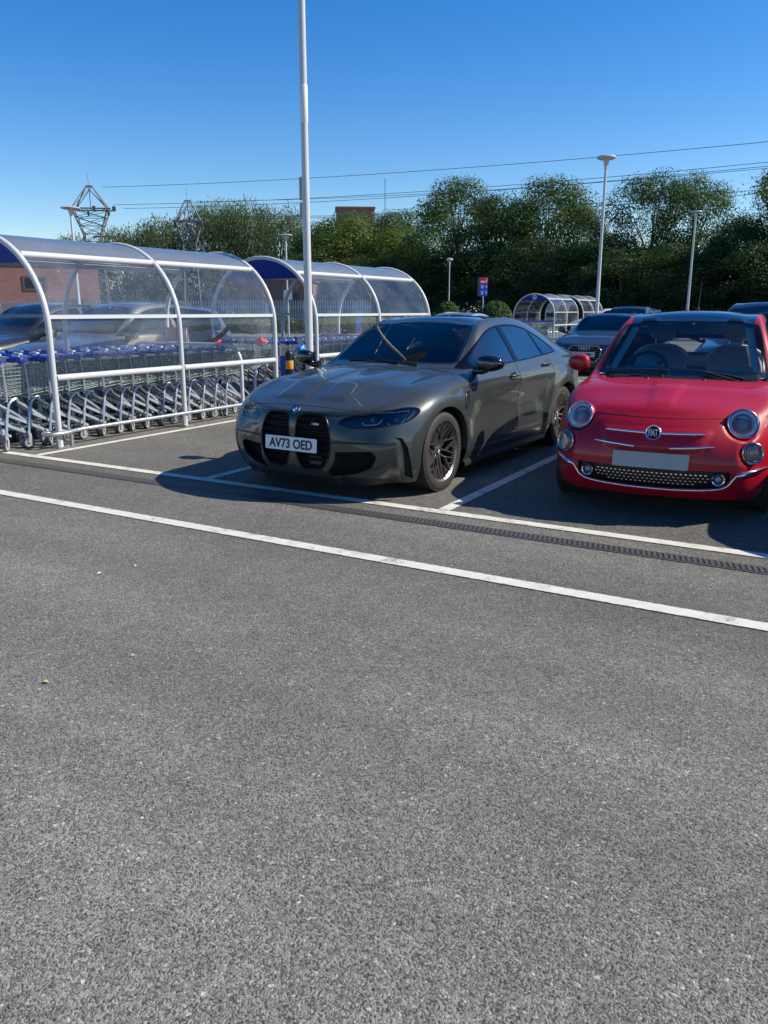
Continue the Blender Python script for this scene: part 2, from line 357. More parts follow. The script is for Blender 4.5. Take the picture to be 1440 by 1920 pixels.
def make_shelter(loc, vs, label, group, logo=False, kick=False):
    s = empty('trolley_shelter', loc, 0, label, 'trolley shelter', group)
    for v in vs:
        m = MB(); m.tube(hoop_pts(v), .033, 12); m.build('hoop', white, s, 60)
        for sx in (1, -1):
            b = MB(); b.box((sx*HA, v, .006), (.16, .16, .012))
            for a in (-1, 1):
                for c in (-1, 1): b.lathe([(.011, .012), (.011, .028), (0, .03)], 6, TR((sx*HA+a*.06, v+c*.06, 0)))
            b.build('base_plate', galv, s)
    for a, b in zip(vs[:-1], vs[1:]):
        y0, y1 = a+.034, b-.034
        for sx in (1, -1):
            x, z = arch(TOPTH, -.004)
            m = MB(); m.tube([(sx*x, y0, z), (sx*x, y1, z)], .036, 10); m.build('top_rail', white, s, 60)
            x, z = arch(math.asin((1.42-Z0)/HZ), -.004)
            m = MB(); m.box((sx*x, (y0+y1)/2, z), (.03, y1-y0, .042)); m.build('mid_rail', white, s)
            m = MB(); m.tube([(sx*HA, y0, .765), (sx*HA, y1, .765)], .036, 12); m.build('crash_rail', white, s, 60)
            # clear side panel, bent with the hoops
            G = []
            ths = [None]*4+list(np.linspace(0, TOPTH-.02, 12))
            zz = [.93, 1.04, 1.15, 1.24]
            for k, th in enumerate(ths):
                x, z = (HA, zz[k]) if th is None else arch(th)
                G.append([(sx*(x-.02), y0-.02+(y1-y0+.04)*j/8, z) for j in range(9)])
            m = MB(); m.grid(G); m.build('side_panel', clear, s, 60)
        G = []
        for th in np.linspace(TOPTH+.035, pi-TOPTH-.035, 18):
            x, z = arch(th); G.append([(x, y0-.02+(y1-y0+.04)*j/8, z+.002) for j in range(9)])
        m = MB(); m.grid(G); m.build('roof_panel', roofpc, s, 60)
    # blue gable at the front hoop
    zc = 2.0; th0 = math.asin((zc-Z0)/HZ); n = 20
    poly = [(HA*cos(th0+(pi-2*th0)*k/n)*.985, Z0+HZ*sin(th0+(pi-2*th0)*k/n)*.992) for k in range(n+1)]
    m = MB(); M = Matrix(((1,0,0,0),(0,0,1,vs[0]-.012),(0,1,0,0),(0,0,0,1)))
    m.prism(poly, M, .02); gp = m.build('gable_panel', navy, s, None)
    if logo:
        m = MB(); m.lathe([(.115, 0), (.115, .006), (.085, .006), (.085, 0)], 28, TR((0, vs[0]-.016, 2.17), R(90)), True)
        m.box((0, vs[0]-.016, 2.175), (.10, .006, .035)); m.box((0, vs[0]-.016, 2.13), (.075, .006, .02))
        m.build('sign_disc', mat('sign_white', (.75, .76, .76), .4), gp)
    # low kick rail along the near side, end posts and stop hoop
    if kick:
        ye = 8.97-5.82+vs[0] if kick == 1 else vs[-1]-.9
        m = MB(); xk = HA+.045
        m.tube([(HA-.06, vs[0]-.16, .165), (HA+.0, vs[0]-.19, .165), (xk+.03, vs[0]-.13, .165), (xk+.035, vs[0]+.05, .165), (xk, vs[0]+.16, .17), (xk-.01, vs[0]+.3, .175), (xk-.01, ye-.02, .178)], .024, 10)
        m.tube([(HA-.06, vs[0]-.16, .165), (HA-.08, vs[0]-.05, .165), (HA-.06, vs[0]+.1, .165), (xk-.02, vs[0]+.2, .168)], .022, 10)
        for y in (vs[0]-.05, vs[0]+.13, vs[1]-.06): m.box((xk-.012, y, .085), (.035, .03, .17))
        m.build('kick_rail', galv, s, 60)
        z = 1.01; P = [(HA, ye, 0), (HA, ye, .55)]+[(HA-.26+.26*cos(a), ye, z-.26+.26*sin(a)) for a in np.linspace(0, pi/2, 8)]
        P += [(-p[0], p[1], p[2]) for p in reversed(P)]
        m = MB(); m.tube(P, .026, 10); m.build('stop_hoop', white, s, 60)
    return s
make_shelter((UC, 0, 0), [5.82, 7.79, 9.77], 'large near trolley shelter with clear curved sides beside the empty hatched bay', 'curved trolley shelters', kick=1)
make_shelter((UC, 0, 0), [10.86, 12.87, 14.85], 'second trolley shelter behind the white lamp column, with a navy gable', 'curved trolley shelters', kick=2)
SH3 = (-14.65, 0, 0)
make_shelter(SH3, [40.6, 42.6, 44.6], 'far trolley shelter with a round white sign on its blue gable', 'curved trolley shelters', logo=True)
make_shelter(SH3, [45.6, 47.6, 49.6], 'farthest trolley shelter, directly behind the one with the round sign', 'curved trolley shelters')
# ---------------- trolleys ----------------
wire = mat('trolley_wire', (.42, .48, .47), .28, metal=.5, var=.15, vscale=20)
steel = mat('trolley_steel', (.50, .55, .60), .26, metal=.55, var=.15, vscale=12)
blue = mat('trolley_blue', (.013, .034, .30), .35, var=.1, vscale=30)
rubber = mat('castor_rubber', (.09, .09, .09), .6, var=.2)
greyp = mat('castor_grey', (.32, .33, .34), .5)
def trolley_meshes():
    D = {}
    # basket: rear (y=0) tall and wide, front (y=.86) lower and narrower
    def side(t, s):          # t along, s up 0..1
        y = lerp(.03, .86, t); zb = lerp(.585, .66, t); zt = lerp(.93, .89, t); w = lerp(.27, .205, t)*lerp(.90, 1, s)
        return w, y, lerp(zb, zt, s)
    m = MB(); r = .0030
    for sx in (-1, 1):
        for k in range(9):
            s = k/8; P = [side(t, s) for t in (0, .5, 1)]
            m.tube([(sx*a, b, c) for a, b, c in P], .0055 if k in (0, 8) else r, 4, cap=False)
        for k in range(17):
            t = k/16; P = [side(t, s) for s in (0, 1)]
            m.tube([(sx*a, b, c) for a, b, c in P], r, 4, cap=False)
    for k in range(13):        # floor wires
        f = -1+2*k/12
        a, b = side(0, 0), side(1, 0)
        m.tube([(f*a[0], a[1], a[2]), (f*b[0], b[1], b[2])], r, 4, cap=False)
    for k in range(6):
        a = side(k/5, 0); m.tube([(-a[0], a[1], a[2]-.004), (a[0], a[1], a[2]-.004)], .004, 4, cap=False)
    for k in range(7):         # nose
        s = k/6; a = side(1, s); m.tube([(-a[0], a[1], a[2]), (a[0], a[1], a[2])], .0055 if k in (0, 6) else r, 4, cap=False)
    for k in range(11):
        f = -1+.2*k; a, b = side(1, 0), side(1, 1); m.tube([(f*a[0], a[1], a[2]), (f*b[0], b[1], b[2])], r, 4, cap=False)
    # rear flap leaning forward
    for k in range(8):
        s = k/7; a = side(.02+.10*(1-s)*1.0, s); m.tube([(-a[0]*.97, a[1], a[2]), (a[0]*.97, a[1], a[2])], r, 4, cap=False)
    for k in range(9):
        f = -1+.25*k; a, b = side(.12, 0), side(.02, 1); m.tube([(f*a[0]*.97, a[1], a[2]), (f*b[0]*.97, b[1], b[2])], r, 4, cap=False)
    D['basket'] = (m.mesh('basket'), wire)
    # chassis: a bent tube each side from the rear castor up, over and down to the front castor
    m = MB()
    for sx in (-1, 1):
        w0, w1 = sx*.275, sx*.20
        P = [(w0, -.075, .14), (w0, -.05, .30), (w0, -.015, .47)]
        for a in np.linspace(0, 1, 7): P.append((w0*lerp(1, .98, a), lerp(-.012, .115, (1-cos(a*pi))/2*1.0), .47+.085*sin(a*pi*.62)/sin(pi*.62)*1.0 if a < 1 else .525))
        P += [(lerp(w0, w1, .4), .30, .415), (w1, .62, .20), (w1, .70, .165)]
        m.tube(P, .0145, 6)
        m.bar((w0*.99, -.045, .40), (w1*1.05, .52, .15), .012, .03)
        m.tube([(sx*.265, -.015, .53), (sx*.27, -.01, .62), (sx*.275, -.03, .90), (sx*.275, -.07, .955)], .012, 6)
    m.tube([(-.275, .05, .555), (.275, .05, .555)], .012, 6); m.tube([(-.2, .62, .205), (.2, .62, .205)], .012, 6)
    m.bar((-.25, .60, .64), (.25, .60, .64), .02, .02)
    D['frame'] = (m.mesh('frame'), steel)
    m = MB(); m.tube([(-.25, -.075, .955), (.25, -.075, .955)], .019, 8)
    for sx in (-1, 1):
        m.tube([(sx*.235, -.08, .958), (sx*.262, -.08, .958), (sx*.30, -.078, .955), (sx*.312, -.076, .95)], [.022, .037, .037, .018], 8)
    D['handle'] = (m.mesh('handle'), blue)
    m = MB(); m.box((0, -.085, .985), (.13, .045, .02)); m.box((0, -.088, .957), (.11, .05, .05)); D['coin_lock'] = (m.mesh('coin_lock'), mat('lock_grey', (.55, .57, .6), .4))
    return D
TD = trolley_meshes()
def castor_meshes():
    w = MB(); Mw = TR((0, 0, .062), 0, R(90))
    w.lathe([(.045, -.013), (.058, -.013), (.062, -.006), (.062, .006), (.058, .013), (.045, .013)], 16, Mw, True)
    f = MB(); f.lathe([(.0, -.010), (.046, -.010), (.046, .010), (.0, .010)], 16, Mw)
    f.bar((.02, -.0, .06), (.02, .012, .13), .004, .035); f.bar((-.02, 0, .06), (-.02, .012, .13), .004, .035); f.lathe([(.022, .125), (.022, .15), (.016, .16)], 10, TR((0, .012, 0)))
    return w.mesh('tyre'), f.mesh('fork')
TY, FK = castor_meshes()
for me, mt in list(TD.values())+[(TY, rubber), (FK, greyp)]:
    me.materials.append(mt); me.polygons.foreach_set('use_smooth', [True]*len(me.polygons))
    try: me.set_sharp_from_angle(angle=R(50))
    except Exception: pass
def trolley(loc, label, group, rz=0, detail=True):
    t = empty('shopping_trolley', loc, rz, label, 'shopping trolley', group)
    for k, (me, mt) in TD.items():
        if k == 'coin_lock' and not detail: continue
        link(k, me, t)
    for x, y in ((.275, -.08), (-.275, -.08), (.205, .69), (-.205, .69)):
        c = link('castor', FK, t, loc=(x, y, 0)); c.rotation_euler = (0, 0, random.uniform(-.7, .7) if y < 0 else random.uniform(-.5, .5))
        if detail: link('castor_tyre', TY, c)
    return t
random.seed(3)
def trolley_row(u, v0, n, desc, group, pitch=.252, first=None, last=None, z=0, skip=(), detail=True):
    for k in range(n):
        if k in skip: continue
        lab = first if (k == 0 and first) else last if (k == n-1 and last) else desc
        trolley((u+random.uniform(-.012, .012), v0+k*pitch+random.uniform(-.03, .03), z), lab, group, random.uniform(-.022, .022), detail)
trolley_row(-8.10, 4.92, 17, 'blue handled trolley nested within the nearest row of the near shelter', 'nearest row of nested trolleys', .2535,
            last='last trolley of the nearest nested row, nosing past the end post of the near shelter')
trolley_row(-8.70, 5.02, 18, 'blue handled trolley nested within the middle row of the near shelter', 'middle row of nested trolleys', .2535)
trolley_row(-9.30, 5.20, 18, 'blue handled trolley nested within the far side row of the near shelter', 'far row of nested trolleys in the near shelter', .2535)
trolley_row(-8.12, 11.25, 13, 'trolley nested in the nearest row inside the second shelter', 'nearest row in the second shelter')
trolley_row(-8.72, 11.05, 14, 'trolley nested in the middle row inside the second shelter', 'middle row in the second shelter')
trolley_row(-9.32, 11.10, 14, 'trolley nested in the far side row inside the second shelter', 'far row in the second shelter')
trolley_row(-14.1, 40.6, 11, 'small trolley in the right hand row of the far shelter with the round sign', 'right row in the far shelter', detail=False)
trolley_row(-15.0, 40.6, 11, 'small trolley in the left hand row of the far shelter with the round sign', 'left row in the far shelter', detail=False)
# ---------------- helper: a point seen at a full-size pixel, at a horizontal distance ----------------
_c, _s = cos(R(14.16)), sin(R(14.16)); _yaw = R(30.186)
def at(px, py, D, z=None):
    x, u = (px-720)/1494.3, (960-py)/1494.3
    fy, fz = _c+u*_s, -_s+u*_c
    X, Y = x*cos(_yaw)-fy*sin(_yaw), x*sin(_yaw)+fy*cos(_yaw)
    k = D/hypot(X, Y)
    return Vector((X*k, Y*k, 1.483+fz*k if z is None else z))
# ---------------- trees ----------------
def leafmat(name, col, tr=.36):
    m = bpy.data.materials.new(name); t, N, L = nodes(m); N.clear()
    out = N.new('ShaderNodeOutputMaterial'); df = N.new('ShaderNodeBsdfPrincipled'); tl = N.new('ShaderNodeBsdfTranslucent'); mx = N.new('ShaderNodeMixShader')
    df.inputs['Roughness'].default_value = .55; df.inputs['Specular IOR Level'].default_value = .3
    g = N.new('ShaderNodeNewGeometry'); cr = N.new('ShaderNodeValToRGB'); e = cr.color_ramp.elements
    e[0].color = (*[c*.78 for c in col], 1); e[1].color = (*[c*1.22 for c in col], 1)
    L.new(g.outputs['Random Per Island'], cr.inputs[0]); L.new(cr.outputs[0], df.inputs['Base Color'])
    tl.inputs[0].default_value = (col[0]*1.4, col[1]*1.5, col[2]*.6, 1)
    mx.inputs[0].default_value = tr; L.new(df.outputs[0], mx.inputs[1]); L.new(tl.outputs[0], mx.inputs[2]); L.new(mx.outputs[0], out.inputs[0])
    return m
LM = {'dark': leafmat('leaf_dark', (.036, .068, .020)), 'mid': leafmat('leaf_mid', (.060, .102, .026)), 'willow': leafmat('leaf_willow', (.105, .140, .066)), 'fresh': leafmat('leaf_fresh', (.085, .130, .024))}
bark = mat('bark', (.11, .09, .07), .9, var=.35, vscale=5, bump=.6, bscale=18)
def crown_mesh(name, seed, nclump, nleaf, size, sparse=0, droop=0, shape='round'):
    """unit crown: height 1 (z 0..1), half width .5; leaf clumps filling the outline unevenly"""
    rng = np.random.default_rng(seed); cl = []
    L_ = []          # rounded lobes piled into the crown outline; foliage grows on their shells
    tries = 0
    while len(L_) < nclump and tries < 4000:
        tries += 1
        z = rng.uniform(.07, .90); a = rng.uniform(0, 2*pi)
        if shape == 'round': env = .5*max(0, 1-abs((z-.50)/.5)**2.6)**.55
        elif shape == 'tall': env = .5*min(1, (1.0-z)/.45)**.5*min(1, .75+z)
        else: env = .5*min(1, (1.02-z)/.7)**.5
        s = rng.uniform(.085, .17); r = max(0, env-s*.8)*rng.uniform(.35, 1)**.4
        L_.append((r*cos(a), r*sin(a), min(z, .985-s*.8), s, rng.uniform(0, 1)))
    cl = L_; nclump = len(cl)
    C = np.array(cl); wgt = C[:, 3]**1.9*np.where(C[:, 4] > sparse, 1, .10); cnt = np.maximum(3, (nleaf*wgt/wgt.sum()).astype(int))
    idx = np.repeat(np.arange(nclump), cnt); n = len(idx)
    d = rng.normal(size=(n, 3)); d /= np.linalg.norm(d, axis=1)[:, None]; S_ = C[idx, 3]
    bump = 1+.10*np.sin(d[:, 0]*7+idx*1.3)*np.sin(d[:, 1]*6+idx*.7)+.08*np.sin(d[:, 2]*11+idx)
    P = C[idx, :3]+d*(S_*bump*rng.uniform(.25, 1.12, n)**.45)[:, None]*np.array([1.1, 1.1, .80])
    if droop: P[:, 2] -= droop*np.abs(rng.normal(size=n))*S_
    nr = d*1.35+rng.normal(size=(n, 3))*.42+np.array([0, 0, .35]); nr /= np.linalg.norm(nr, axis=1)[:, None]
    t = np.cross(nr, rng.normal(size=(n, 3)))
    if droop: t = t*.35+np.array([0, 0, -.9])
    t /= np.linalg.norm(t, axis=1)[:, None]; b = np.cross(nr, t); b /= np.linalg.norm(b, axis=1)[:, None]
    l = (size*rng.uniform(.55, 1.35, n))[:, None]; w = l*(.36 if droop else .6)
    V = np.stack([P-t*l*.5, P-b*w*.5+nr*l*.08, P+t*l*.5, P+b*w*.5+nr*l*.08], 1).reshape(-1, 3)
    F = np.arange(n*4).reshape(-1, 4)
    me = bpy.data.meshes.new(name); me.from_pydata(V.tolist(), [], F.tolist()); me.update()
    return me, cl
CR = {}
for k, (nm, a) in enumerate({'round1': (62, 27000, .0180, .10, 0, 'round'), 'round2': (58, 27000, .0180, .15, 0, 'round'), 'tall1': (66, 28000, .0170, .10, 0, 'tall'), 'tall2': (64, 28000, .0170, .12, .0, 'tall'),
      'willow': (66, 26000, .023, .05, .8, 'tall'), 'open': (50, 23000, .0172, .08, 0, 'round'), 'bush': (56, 25000, .020, 0, 0, 'bush'), 'bush2': (52, 25000, .020, .08, 0, 'bush')}.items()):
    CR[nm] = crown_mesh('crown', 20+k, *a[:3], *a[3:])
def trunk_mesh(cl, tb, seed, lean=0):       # unit crown sits from tb to 1
    rng = random.Random(seed); m = MB(); f = lambda z: tb+(1-tb)*z
    top = (rng.uniform(-.03, .03), rng.uniform(-.03, .03), f(.80))
    sp = [(0, 0, -.01), (.004, .004, tb*.5), (rng.uniform(-.02, .02), .01, tb+.05), (rng.uniform(-.03, .03), .0, f(.4)), top]
    m.tube(sp, [.022, .017, .014, .010, .003], 7)
    for c in sorted(cl, key=lambda c: -c[3])[:22]:
        t = min(.9, max(.1, c[2]*.62-.05)); a = Vector((0.0, 0.0, f(t)*.86)); e = Vector((c[0], c[1], f(c[2]))); mid = a.lerp(e, .5)+Vector((0, 0, .02))
        m.tube([a, mid, e], [.007, .0045, .0015], 5)
    return m.mesh('trunk')
TK = {}
def tree(name, kind, leaf, px, top, D, wpx, tb, label, rz=None, group='trees along the far edge of the car park', width=None, tie=None):
    base = at(px, 600, D, 0.0); H = at(px, top, D).z
    w = wpx*D/1494.3*1.38
    k = (kind, tb)
    if k not in TK: TK[k] = trunk_mesh(CR[kind][1], tb, len(kind)*7+sum(map(ord, kind)) % 13)
    t = empty(name, base, random.uniform(0, 6.28) if rz is None else rz, label, 'tree', group)
    me = CR[kind][0]
    if me.users and me.materials and me.materials[0] != LM[leaf]:
        me = CR.setdefault(kind+leaf, (me.copy(), 0))[0]; me.materials.clear()
    if not me.materials: me.materials.append(LM[leaf])
    c = link('crown', me, t, loc=(0, 0, H*tb)); c.scale = (w, w, H*(1-tb))
    tk = TK[k]
    if not tk.materials: tk.materials.append(bark)
    o = link('trunk', tk, t, smooth=60); o.scale = (w*.9, w*.9, H)
    return t
TL = [ # name, crown, leaf, px, top y, distance, width px, trunk share, label
 ('willow_tree', 'willow', 'willow', 150, 430, 128, 90, .05, 'low grey green tree at the far left end of the tree belt'),
 ('willow_tree', 'willow', 'willow', 245, 414, 126, 120, .05, 'grey green willow behind and right of the left pylon'),
 ('willow_tree', 'willow', 'willow', 318, 396, 124, 130, .05, 'grey green willow between the two pylons'),
 ('willow_tree', 'willow', 'willow', 405, 364, 122, 130, .05, 'tall feathery willow just behind the right pylon'),
 ('willow_tree', 'willow', 'willow', 462, 360, 120, 120, .05, 'tall feathery willow right of the right pylon'),
 ('willow_tree', 'willow', 'willow', 530, 372, 120, 120, .05, 'feathery willow left of the white lamp column'),
 ('deciduous_tree', 'bush', 'mid', 598, 414, 116, 130, .04, 'mid green tree just right of the white lamp column'),
 ('deciduous_tree', 'bush2', 'fresh', 648, 394, 104, 160, .03, 'bright green rounded tree in front of the brick tower block'),
 ('deciduous_tree', 'round1', 'willow', 696, 390, 112, 130, .06, 'pale green tree whose crown reaches the brick roof'),
 ('deciduous_tree', 'bush', 'fresh', 742, 424, 100, 140, .03, 'bright green bushy tree left of the tall dark trees'),
 ('deciduous_tree', 'round2', 'mid', 775, 384, 106, 130, .08, 'shaded green tree at the left foot of the tall dark crowns'),
 ('deciduous_tree', 'tall1', 'mid', 856, 328, 92, 165, .10, 'tall dark leafy tree above the short lamp'),
 ('deciduous_tree', 'tall2', 'dark', 930, 356, 88, 150, .10, 'dark green tree above the red and blue sign'),
 ('deciduous_tree', 'tall1', 'mid', 1020, 324, 86, 170, .10, 'tallest dark tree left of the tall lamp'),
 ('deciduous_tree', 'round1', 'dark', 1076, 380, 82, 90, .14, 'dark tree whose crown meets the tall lamp'),
 ('open_tree', 'open', 'dark', 1212, 316, 78, 140, .16, 'open crowned tree with sky showing through, right of the tall lamp'),
 ('open_tree', 'open', 'mid', 1284, 318, 78, 112, .16, 'open crowned tree behind the right hand lamp head'),
 ('deciduous_tree', 'round2', 'dark', 1160, 430, 76, 100, .10, 'shaded lower tree just right of the tall lamp'),
 ('deciduous_tree', 'tall2', 'dark', 1372, 396, 70, 110, .06, 'dark tree filling the gap near the right edge'),
 ('deciduous_tree', 'round1', 'mid', 1428, 306, 72, 150, .10, 'pale topped tall tree cut by the right edge'),
 ('deciduous_tree', 'tall1', 'dark', 1500, 310, 70, 150, .10, 'tall dark tree beyond the right edge'),
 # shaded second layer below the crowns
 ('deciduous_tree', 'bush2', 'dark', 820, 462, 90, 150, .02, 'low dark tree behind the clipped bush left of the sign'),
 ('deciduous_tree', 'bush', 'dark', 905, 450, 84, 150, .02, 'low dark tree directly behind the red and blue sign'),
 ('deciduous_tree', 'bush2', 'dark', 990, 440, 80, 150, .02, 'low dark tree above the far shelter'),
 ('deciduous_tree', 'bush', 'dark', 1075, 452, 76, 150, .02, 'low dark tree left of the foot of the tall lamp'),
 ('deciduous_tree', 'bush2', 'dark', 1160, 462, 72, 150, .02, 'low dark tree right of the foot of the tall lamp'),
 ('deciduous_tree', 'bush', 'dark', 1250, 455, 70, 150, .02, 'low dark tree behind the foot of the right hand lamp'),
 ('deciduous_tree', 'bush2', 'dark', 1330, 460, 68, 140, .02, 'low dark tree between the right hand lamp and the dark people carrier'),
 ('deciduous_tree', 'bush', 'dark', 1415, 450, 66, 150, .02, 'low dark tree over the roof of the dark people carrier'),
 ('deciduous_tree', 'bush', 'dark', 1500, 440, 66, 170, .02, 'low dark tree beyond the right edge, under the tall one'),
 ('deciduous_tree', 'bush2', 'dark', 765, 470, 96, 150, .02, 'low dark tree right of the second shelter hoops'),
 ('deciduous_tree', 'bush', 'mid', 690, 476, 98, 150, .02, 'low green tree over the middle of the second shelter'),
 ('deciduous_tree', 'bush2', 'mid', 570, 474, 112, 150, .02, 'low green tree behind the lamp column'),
 ('deciduous_tree', 'round2', 'mid', 1610, 300, 70, 170, 0.10, 'first tall tree past the right edge, next to the dark one'),
 ('deciduous_tree', 'tall2', 'dark', 1730, 290, 70, 180, 0.08, 'second tall tree past the right edge'),
 ('deciduous_tree', 'round1', 'mid', 1860, 270, 72, 200, 0.10, 'third tall tree past the right edge'),
 ('deciduous_tree', 'bush', 'dark', 1620, 430, 64, 190, 0.02, 'low tree under the first tall tree past the right edge'),
 ('deciduous_tree', 'bush2', 'dark', 1760, 425, 64, 200, 0.02, 'low tree under the second tall tree past the right edge'),
 ('deciduous_tree', 'bush', 'dark', 1920, 410, 64, 220, 0.02, 'low tree under the third tall tree past the right edge'),
 ('deciduous_tree', 'tall1', 'mid', 2020, 240, 74, 230, 0.10, 'farthest tall tree past the right edge'),

]
random.seed(11)
for a in TL: tree(*a)
# clipped round bushes
bushm = LM['mid']
def bush(px, top, D, wpx, label):
    t = CR['bush'][0].copy(); t.materials.clear(); t.materials.append(LM['fresh'])
    b = at(px, 600, D, 0.0); H = at(px, top, D).z; w = wpx*D/1494.3
    m = MB(); rng = np.random.default_rng(int(px))
    for k in range(5200):
        d = rng.normal(size=3); d[2] = abs(d[2])*.9+.02; d /= np.linalg.norm(d); r = rng.uniform(.86, 1.03)
        p = Vector((d[0]*w/2*r, d[1]*w/2*r, d[2]**.8*H*r)); n = Vector(d)+Vector(rng.normal(size=3))*.5; n.normalize(); a = n.orthogonal().normalized()*.055; c = n.cross(a)
        m.add([p-a, p-c, p+a, p+c], [(0, 1, 2, 3)])
    o = m.build('clipped_bush', LM['mid'], smooth=None, loc=b); tag(o, label, 'bush')
bush(839, 566, 50, 56, 'clipped round bush behind the short lamp')
bush(930, 565, 52, 66, 'clipped round bush beside the red and blue sign')
# ---------------- lamp columns ----------------
def lamp(base, H, r0, label, head=.62, arm=False, group='car park lamp columns'):
    t = empty('lamp_column', base, 0, label, 'lamp column', group)
    m = MB(); m.lathe([(r0*1.05, 0), (r0*1.05, 1.3), (r0*.98, 1.34), (r0*.78, H*.5), (r0*.66, H-.15), (r0*.66, H)], 18); m.build('pole', white, t, 50)
    m = MB(); m.lathe([(r0*.66+.01, H-.42), (r0*.9, H-.30), (r0*1.5, H-.06), (r0*1.9, H+.0)], 18); m.build('collar', white, t, 50)
    m = MB(); m.lathe([(.05, H-.02), (head*.70, H), (head*.98, H+.045), (head, H+.085), (head*.92, H+.13), (.05, H+.17), (0, H+.17)], 28); m.build('lamp_head', mat('lamp_grey', (.42, .44, .46), .45), t, 40)
    return t
lp = empty('lamp_column', (-7.33, 10.3, 0), 0, 'tall white lamp column standing between the two near shelters', 'lamp column', 'car park lamp columns')
m = MB(); m.lathe([(.078, 0), (.078, .55), (.064, .62), (.060, 1.5), (.053, 3.62), (.046, 8.0)], 24); m.build('pole', white, lp, 50)
m = MB(); m.lathe([(.051, 4.12), (.0575, 4.14), (.0595, 4.60), (.053, 4.63)], 24); m.build('collar', mat('pole_sleeve', (.66, .67, .69), .4), lp, 50)
m = MB(); m.lathe([(.0, 7.95), (.5, 8.0), (.62, 8.08), (.5, 8.14), (0, 8.17)], 28); m.build('lamp_head', mat('lamp_grey', (.42, .44, .46), .45), lp, 40)
for (zc, h) in ((3.25, .32), (2.93, .24)):
    m = MB(); m.box((-.10, .06, zc), (.10, .03, h)); o = m.build('sign_back', mat('sign_back', (.35, .34, .31), .6, var=.1), lp, None)
lamp(at(1118, 600, 40, 0), 8.1, .088, 'tall grey lamp column beside the far shelter', .43)
lamp(at(1287, 600, 62, 0), 8.0, .10, 'slim lamp column in front of the open crowned trees', .43)
lamp(at(841, 600, 54, 0), at(843, 489, 54).z, .045, 'short slim lamp column rising beside the clipped round bush', .21)
lamp(at(151, 600, 57, 0), 7.7, .11, 'lamp column left of the left pylon, head level with its cross arm', .60)
lamp(at(540, 600, 76, 0), 8.0, .11, 'distant lamp column in front of the willows, left of the white column')
# ---------------- pylons and wires ----------------
steelg = mat('pylon_steel', (.20, .195, .185), .6, metal=.5, var=.15)
def pylon(px, D, top, w, label):
    b = at(px, 600, D, 0); H = at(px, top, D).z
    t = empty('pylon', b, R(38), label, 'pylon', 'lattice pylons')
    zs = [0, H*.34, H*.55, H*.66, H*.835]; ws = [w*.62, w*.50, w*.42, w*.46, w*.92]
    m = MB(); r = .055
    def ring(z, q): return [(q/2, q/4, z), (-q/2, q/4, z), (-q/2, -q/4, z), (q/2, -q/4, z)]
    for a in range(4):
        A, B = ring(zs[a], ws[a]), ring(zs[a+1], ws[a+1])
        for k in range(4):
            m.bar(A[k], B[k], r*2.0); j = (k+1) % 4
            n = 3 if a == 3 else 2
            for q in range(n):
                t0, t1 = q/n, (q+1)/n
                f = lambda P, Q, s: Vector(P).lerp(Vector(Q), s)
                m.bar(f(A[k], B[k], t0), f(A[j], B[j], t1), r*1.1); m.bar(f(A[j], B[j], t0), f(A[k], B[k], t1), r*1.1)
                m.bar(f(A[k], B[k], t1), f(A[j], B[j], t1), r)
    T = ring(zs[4], ws[4]); ap = [(.35, 0, H), (-.35, 0, H)]
    for k, P in enumerate(T): m.bar(P, ap[0 if P[0] > 0 else 1], r*2); m.bar(P, ap[1 if P[0] > 0 else 0], r*1.1)
    m.bar((.0, 0, zs[4]), (0, 0, H), r*1.4); m.bar(ap[0], ap[1], r*3)
    m.build('lattice_tower', steelg, t, None)
    m = MB(); hw = w*.56
    for y in (w*.245, -w*.245): m.bar((-hw, y, zs[4]+.02), (hw, y, zs[4]+.02), .16)
    m.bar((0, 0, zs[3]-.3), (w*.72, 0, zs[3]-.3), .2)
    split_islands(m.build('cross_arm', steelg, t, None))
    ins = mat('insulator', (.05, .045, .045), .4)
    for x in (-hw*.72, .1, hw*.98):
        m = MB(); m.lathe([(.06, 0), (.22, .1), (.22, .55), (.06, .65)], 10, TR((x, w*.3, zs[4]-.05))); m.lathe([(.04, -.1), (.12, -.3), (.12, -.7), (.04, -.8)], 8, TR((x-.25, -w*.2, zs[4])))
        split_islands(m.build('insulator', ins, t, 60))
    m = MB(); m.tube([(0, 0, H), (-.1, 0, H+H*.10)], .03, 5); m.build('lightning_rod', steelg, t)
    return t
pylon(188, 108, 350, 4.5, 'left lattice pylon beside the far lamp head, rising against open sky')
pylon(364, 110, 377, 3.5, 'right lattice pylon standing in front of the willows')
cable = mat('cable', (.05, .06, .07), .6)
def wire_line(p0, p1, sag, label, r=.024):
    m = MB(); P = []
    for k in range(33):
        t = k/32; p = p0.lerp(p1, t); P.append(p-Vector((0, 0, sag*4*t*(1-t))))
    m.tube(P, r, 4); o = m.build('power_line', cable, smooth=None); tag(o, label, 'power line', 'overhead power lines')
wl = 'overhead power line, '
wire_line(at(192, 351, 108), at(2600, 137, 88), 1.2, wl+'highest one, meeting the tip of the left pylon')
wire_line(at(212, 384, 108), at(2600, 167, 88), 1.5, wl+'second highest, crossing just above the dark crowns')
wire_line(at(232, 391, 108), at(2600, 173, 88), 1.5, wl+'third from the top, just under the second')
wire_line(at(366, 378, 110), at(2600, 181, 100), 1.6, wl+'from the tip of the right pylon')
wire_line(at(352, 405, 110), at(2600, 211, 100), 2.2, wl+'low one crossing between the open crowns at right')
wire_line(at(385, 408, 110), at(2600, 219, 100), 2.2, wl+'lowest but one, through the open crowns at right')
wire_line(at(566, 407, 150), at(2600, 243, 110), 1.6, wl+'lowest, passing under the brick roof')
